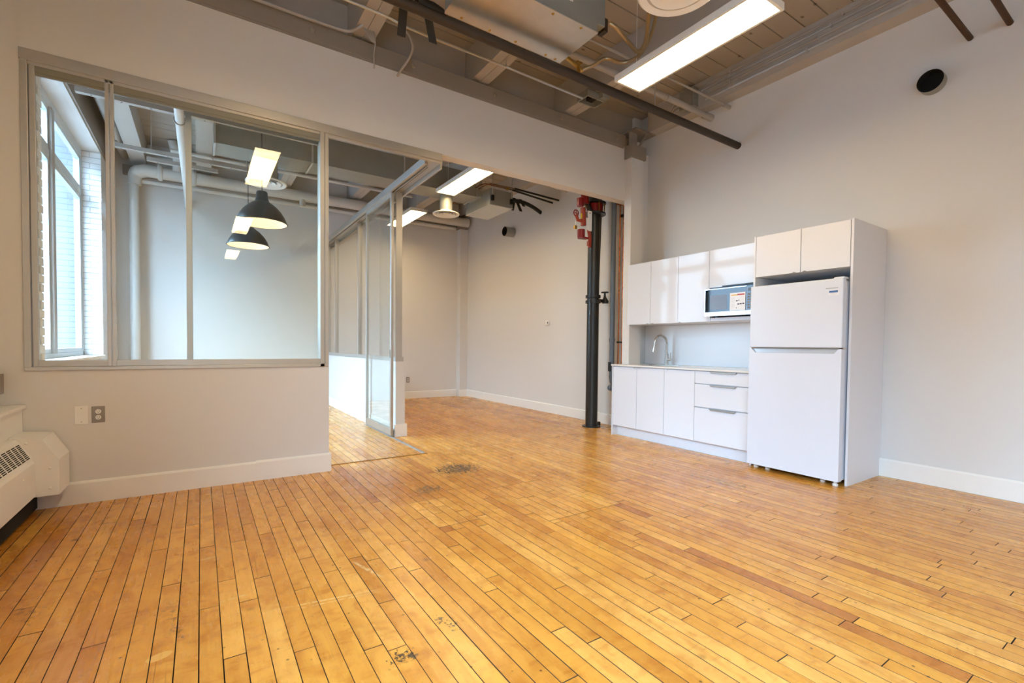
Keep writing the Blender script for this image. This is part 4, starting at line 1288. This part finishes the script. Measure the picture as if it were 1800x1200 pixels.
box(3.705, 4.125, 6.205, 6.975, 3.306, 3.55).build('casing', M['galvdk'], ac2)
box(3.622, 3.705, 6.44, 6.83, 3.47, 3.78).build('duct_transition', M['galv'], ac2)
for (x, y) in ((3.74, 6.18), (4.09, 6.18), (3.74, 7.00)):
    box(x - 0.02, x + 0.02, y - 0.02, y + 0.02, 3.36, 3.44).build('isolator', M['black'], ac2)
    tube([(x, y, 3.44), (x, y, ZC)], 0.006, 6).build('hanger_rod', M['galv'], ac2)
cr = thing('copper_line_pair', 'copper refrigerant lines bending over the smaller air unit', 'pipe', (4.0, 6.3, 3.5))
for k in range(2):
    o_ = 0.07 * k
    tube([(3.66, 7.66, 3.585), (3.64 - o_, 6.22 + o_, 3.585), (3.67 - o_, 6.13 + o_ * 0.6, 3.585), (4.10, 6.11 + o_, 3.585)], 0.008, 8).build('copper_line', M['oldcopper'], cr, smooth=True)
    tube([(4.10, 6.11 + o_, 3.585), (XRB + 0.01, 6.16 + o_ * 2.4, 3.58)], 0.015, 10).build('black_line', M['tape'], cr, smooth=True)
MB().lathe([(0.0, 0.0), (0.03, 0.0), (0.03, 0.03), (0.0, 0.03)], (3.98, 6.13, 3.55), 12).build('brass_valve', M['brass'], cr, smooth=True)
bi = thing('insulated_drain', 'black insulated pipe with dangling tape ends near the long wall', 'pipe', (4.6, 6.6, 3.45))
tube(smoothpath([(4.15, 6.40, 3.50), (4.5, 6.48, 3.54), (4.80, 6.58, 3.53), (XRB + 0.01, 6.66, 3.49)], 5), 0.032, 12).build('pipe', M['tape'], bi, smooth=True)
for (a, b, c_, d_) in ((4.28, 3.56, 4.25, 3.36), (4.33, 3.52, 4.42, 3.37), (4.40, 3.56, 4.48, 3.46)):
    MB().add([(a, 6.42, b), (a + 0.05, 6.42, b), (c_ + 0.05, 6.43, d_), (c_, 6.43, d_), (a, 6.435, b), (a + 0.05, 6.435, b), (c_ + 0.05, 6.445, d_), (c_, 6.445, d_)],
             [(0, 1, 2, 3), (4, 7, 6, 5), (0, 4, 5, 1), (1, 5, 6, 2), (2, 6, 7, 3), (3, 7, 4, 0)]).build('tape_end', M['tape'], bi)

bp2 = thing('main_painted_pipe', 'thick beige painted pipe along the far back wall with an elbow down', 'pipe', (2.0, 9.2, 3.8))
tube(smoothpath([(-0.80, 9.22, 3.76), (-0.70, 9.22, 3.80)], 2) + [Vector((4.95, 9.22, 3.84))], 0.095, 20).build('pipe', M['pipewhite'], bp2, smooth=True)
tube(smoothpath([(-0.845, 9.28, 3.58), (-0.835, 9.27, 3.72), (-0.79, 9.24, 3.78), (-0.66, 9.22, 3.80)], 5), 0.088, 16).build('elbow', M['pipewhite'], bp2, smooth=True)
tube([(-0.85, 9.28, 0.0), (-0.85, 9.28, 3.62)], 0.062, 16).build('downpipe', M['pipewhite'], bp2, smooth=True)
for x in (-0.52, -0.08):
    MB().torus((x, 9.22, 3.805), 0.095, 0.035, 'x', 20, 8).build('collar', M['pipewhite'], bp2, smooth=True)
tube([(-0.30, 9.15, 3.85), (-0.30, 9.10, 4.05), (-0.36, 9.05, 4.28)], 0.06, 14).build('branch', M['pipewhite'], bp2, smooth=True)
for x in (1.55, 2.9):
    tube([(x, 9.2, 3.76), (x, 9.2, 3.62)], 0.05, 12).build('capped_tee', M['pipewhite'], bp2, smooth=True)
sp2 = tube([(-0.9, 9.33, 3.66), (4.7, 9.33, 3.70)], 0.035, 12).build('lower_wall_pipe', M['pipewhite'], smooth=True)
tag(sp2, 'slimmer pipe just under the thick pipe on the far back wall', 'pipe')
yp2 = thing('overhead_drain_pipe', 'white pipe running overhead from the glass to the back wall', 'pipe', (-0.17, 7.0, 3.42))
tube([(-0.17, 4.70, 3.43), (-0.165, 8.95, 3.42)], 0.042, 16).build('pipe', M['pipewhite'], yp2, smooth=True)
tube([(-0.165, 8.93, 3.42), (-0.163, YB + 0.01, 3.41)], 0.048, 16).build('socket', M['pipewhite'], yp2, smooth=True)
MB().torus((-0.17, 5.95, 3.43), 0.050, 0.007, 'y', 20, 6).build('hanger_ring', M['pipegrey'], yp2, smooth=True)
tube([(-0.17, 5.95, 3.48), (-0.17, 5.95, ZC)], 0.005, 6).build('hanger_rod', M['galv'], yp2)
dp3 = tube([(-0.35, 8.35, 3.90), (3.3, 8.35, 3.90)], 0.026, 12).build('sprinkler_branch', M['pipewhite'], smooth=True)
tag(dp3, 'slim white sprinkler pipe crossing under the back room joists', 'pipe')
for k, (xa, xb, y, z, lab_) in enumerate([(-1.03, 0.13, 6.31, 3.62, 'nearest perforated steel channel left of the grey duct'), (-0.95, 0.62, 7.72, 3.60, 'longer perforated steel channel behind the duct'),
                                          (-0.60, 0.22, 8.05, 3.60, 'short farthest perforated steel channel')]):
    o = thing('steel_channel', lab_, 'channel', ((xa + xb) / 2, y, z), 'perforated ceiling channels')
    MB().box(xa, xb, y - 0.028, y + 0.028, z, z + 0.006).box(xa, xb, y - 0.028, y - 0.022, z + 0.006, z + 0.05).box(xa, xb, y + 0.022, y + 0.028, z + 0.006, z + 0.05).build('channel', M['pipegrey'], o)
    n = 0
    x = xa + 0.12
    while x < xb - 0.05:
        MB().lathe([(0.0, -0.0006), (0.009, -0.0006), (0.009, 0.0)], (x, y, z), 10).build('slot', M['dark'], o)
        x += 0.24
    for x in (xa + 0.05, xb - 0.06):
        tube([(x, y, z + 0.03), (x, y, ZC)], 0.005, 6).build('threaded_rod', M['galv'], o)
wrp = thing('wall_beam_pipe', 'beige pipe tucked along the beam on the window wall', 'pipe', (-0.98, 7.0, 4.0))
tube([(-0.98, 4.7, 4.03), (-0.98, 9.45, 4.03)], 0.055, 14).build('pipe', M['pipegrey'], wrp, smooth=True)
for yy in (5.4, 7.0, 8.6):
    box(-1.04, -0.97, yy, yy + 0.02, 3.96, 4.10).build('strap', M['galv'], wrp)
bl = tube([(-1.155, 5.40, 3.79), (-1.155, 5.40, 1.25), (-1.15, 5.43, 1.22), (-1.155, 5.46, 1.25), (-1.155, 5.46, 3.79)], 0.003, 6).build('blind_cord', M['aludark'])
tag(bl, 'looped blind cord hanging on the brick pier by the window', 'cord')
pr2 = thing('pipe_rack', 'two short painted pipes bending toward the long wall under the header', 'pipe', (4.6, 5.6, 3.8))
tube(smoothpath([(4.05, 5.62, 3.92), (4.42, 5.62, 3.90), (4.46, 5.63, 3.82), (4.60, 5.70, 3.79), (XRB + 0.01, 5.76, 3.78)], 4), 0.028, 12).build('pipe', M['pipewhite'], pr2, smooth=True)
tube(smoothpath([(4.20, 5.9, 3.78), (4.6, 5.92, 3.70), (XRB + 0.01, 5.96, 3.68)], 4), 0.024, 12).build('pipe', M['pipewhite'], pr2, smooth=True)

# ------------------------------------------------------------------ OUTSIDE
gr = struct('ground', box(-80, -1.46, -60, 120, -5.2, -5.0), M['ground'])
eb = thing('brick_building', 'bluish-grey brick wing seen obliquely through the meeting room window', 'building', (-2.4, 16, -5))
box(-3.55, -1.75, 15.0, 23, -5, 9.5).build('wall', M['extbrick'], eb)
box(-3.62, -1.70, 14.95, 23, 9.5, 9.8).build('coping', M['trim'], eb)
eb3 = thing('street_building', 'long pale building across the street opposite the windows', 'building', (-26, -20, -5))
box(-32, -23, -70, 14, -5, 8.0).build('wall', M['extbrick'], eb3)
box(-32.2, -22.8, -70, 14, 8.0, 8.4).build('coping', M['trim'], eb3)
for k in range(14):
    for z_ in (-2.5, 1.0, 4.5):
        box(-23.0, -22.9, -66 + k * 5.6, -63.4 + k * 5.6, z_, z_ + 2.0).build('window', M['blackglass'], eb3)
eb2 = thing('distant_building', 'distant low reddish building low in the window', 'building', (-16, 52, -5))
box(-24, -12.5, 48, 60, -5, 6.2).build('wall', M['extred'], eb2)
box(-24.2, -12.3, 47.8, 60, 6.2, 6.6).build('roof', M['ground'], eb2)
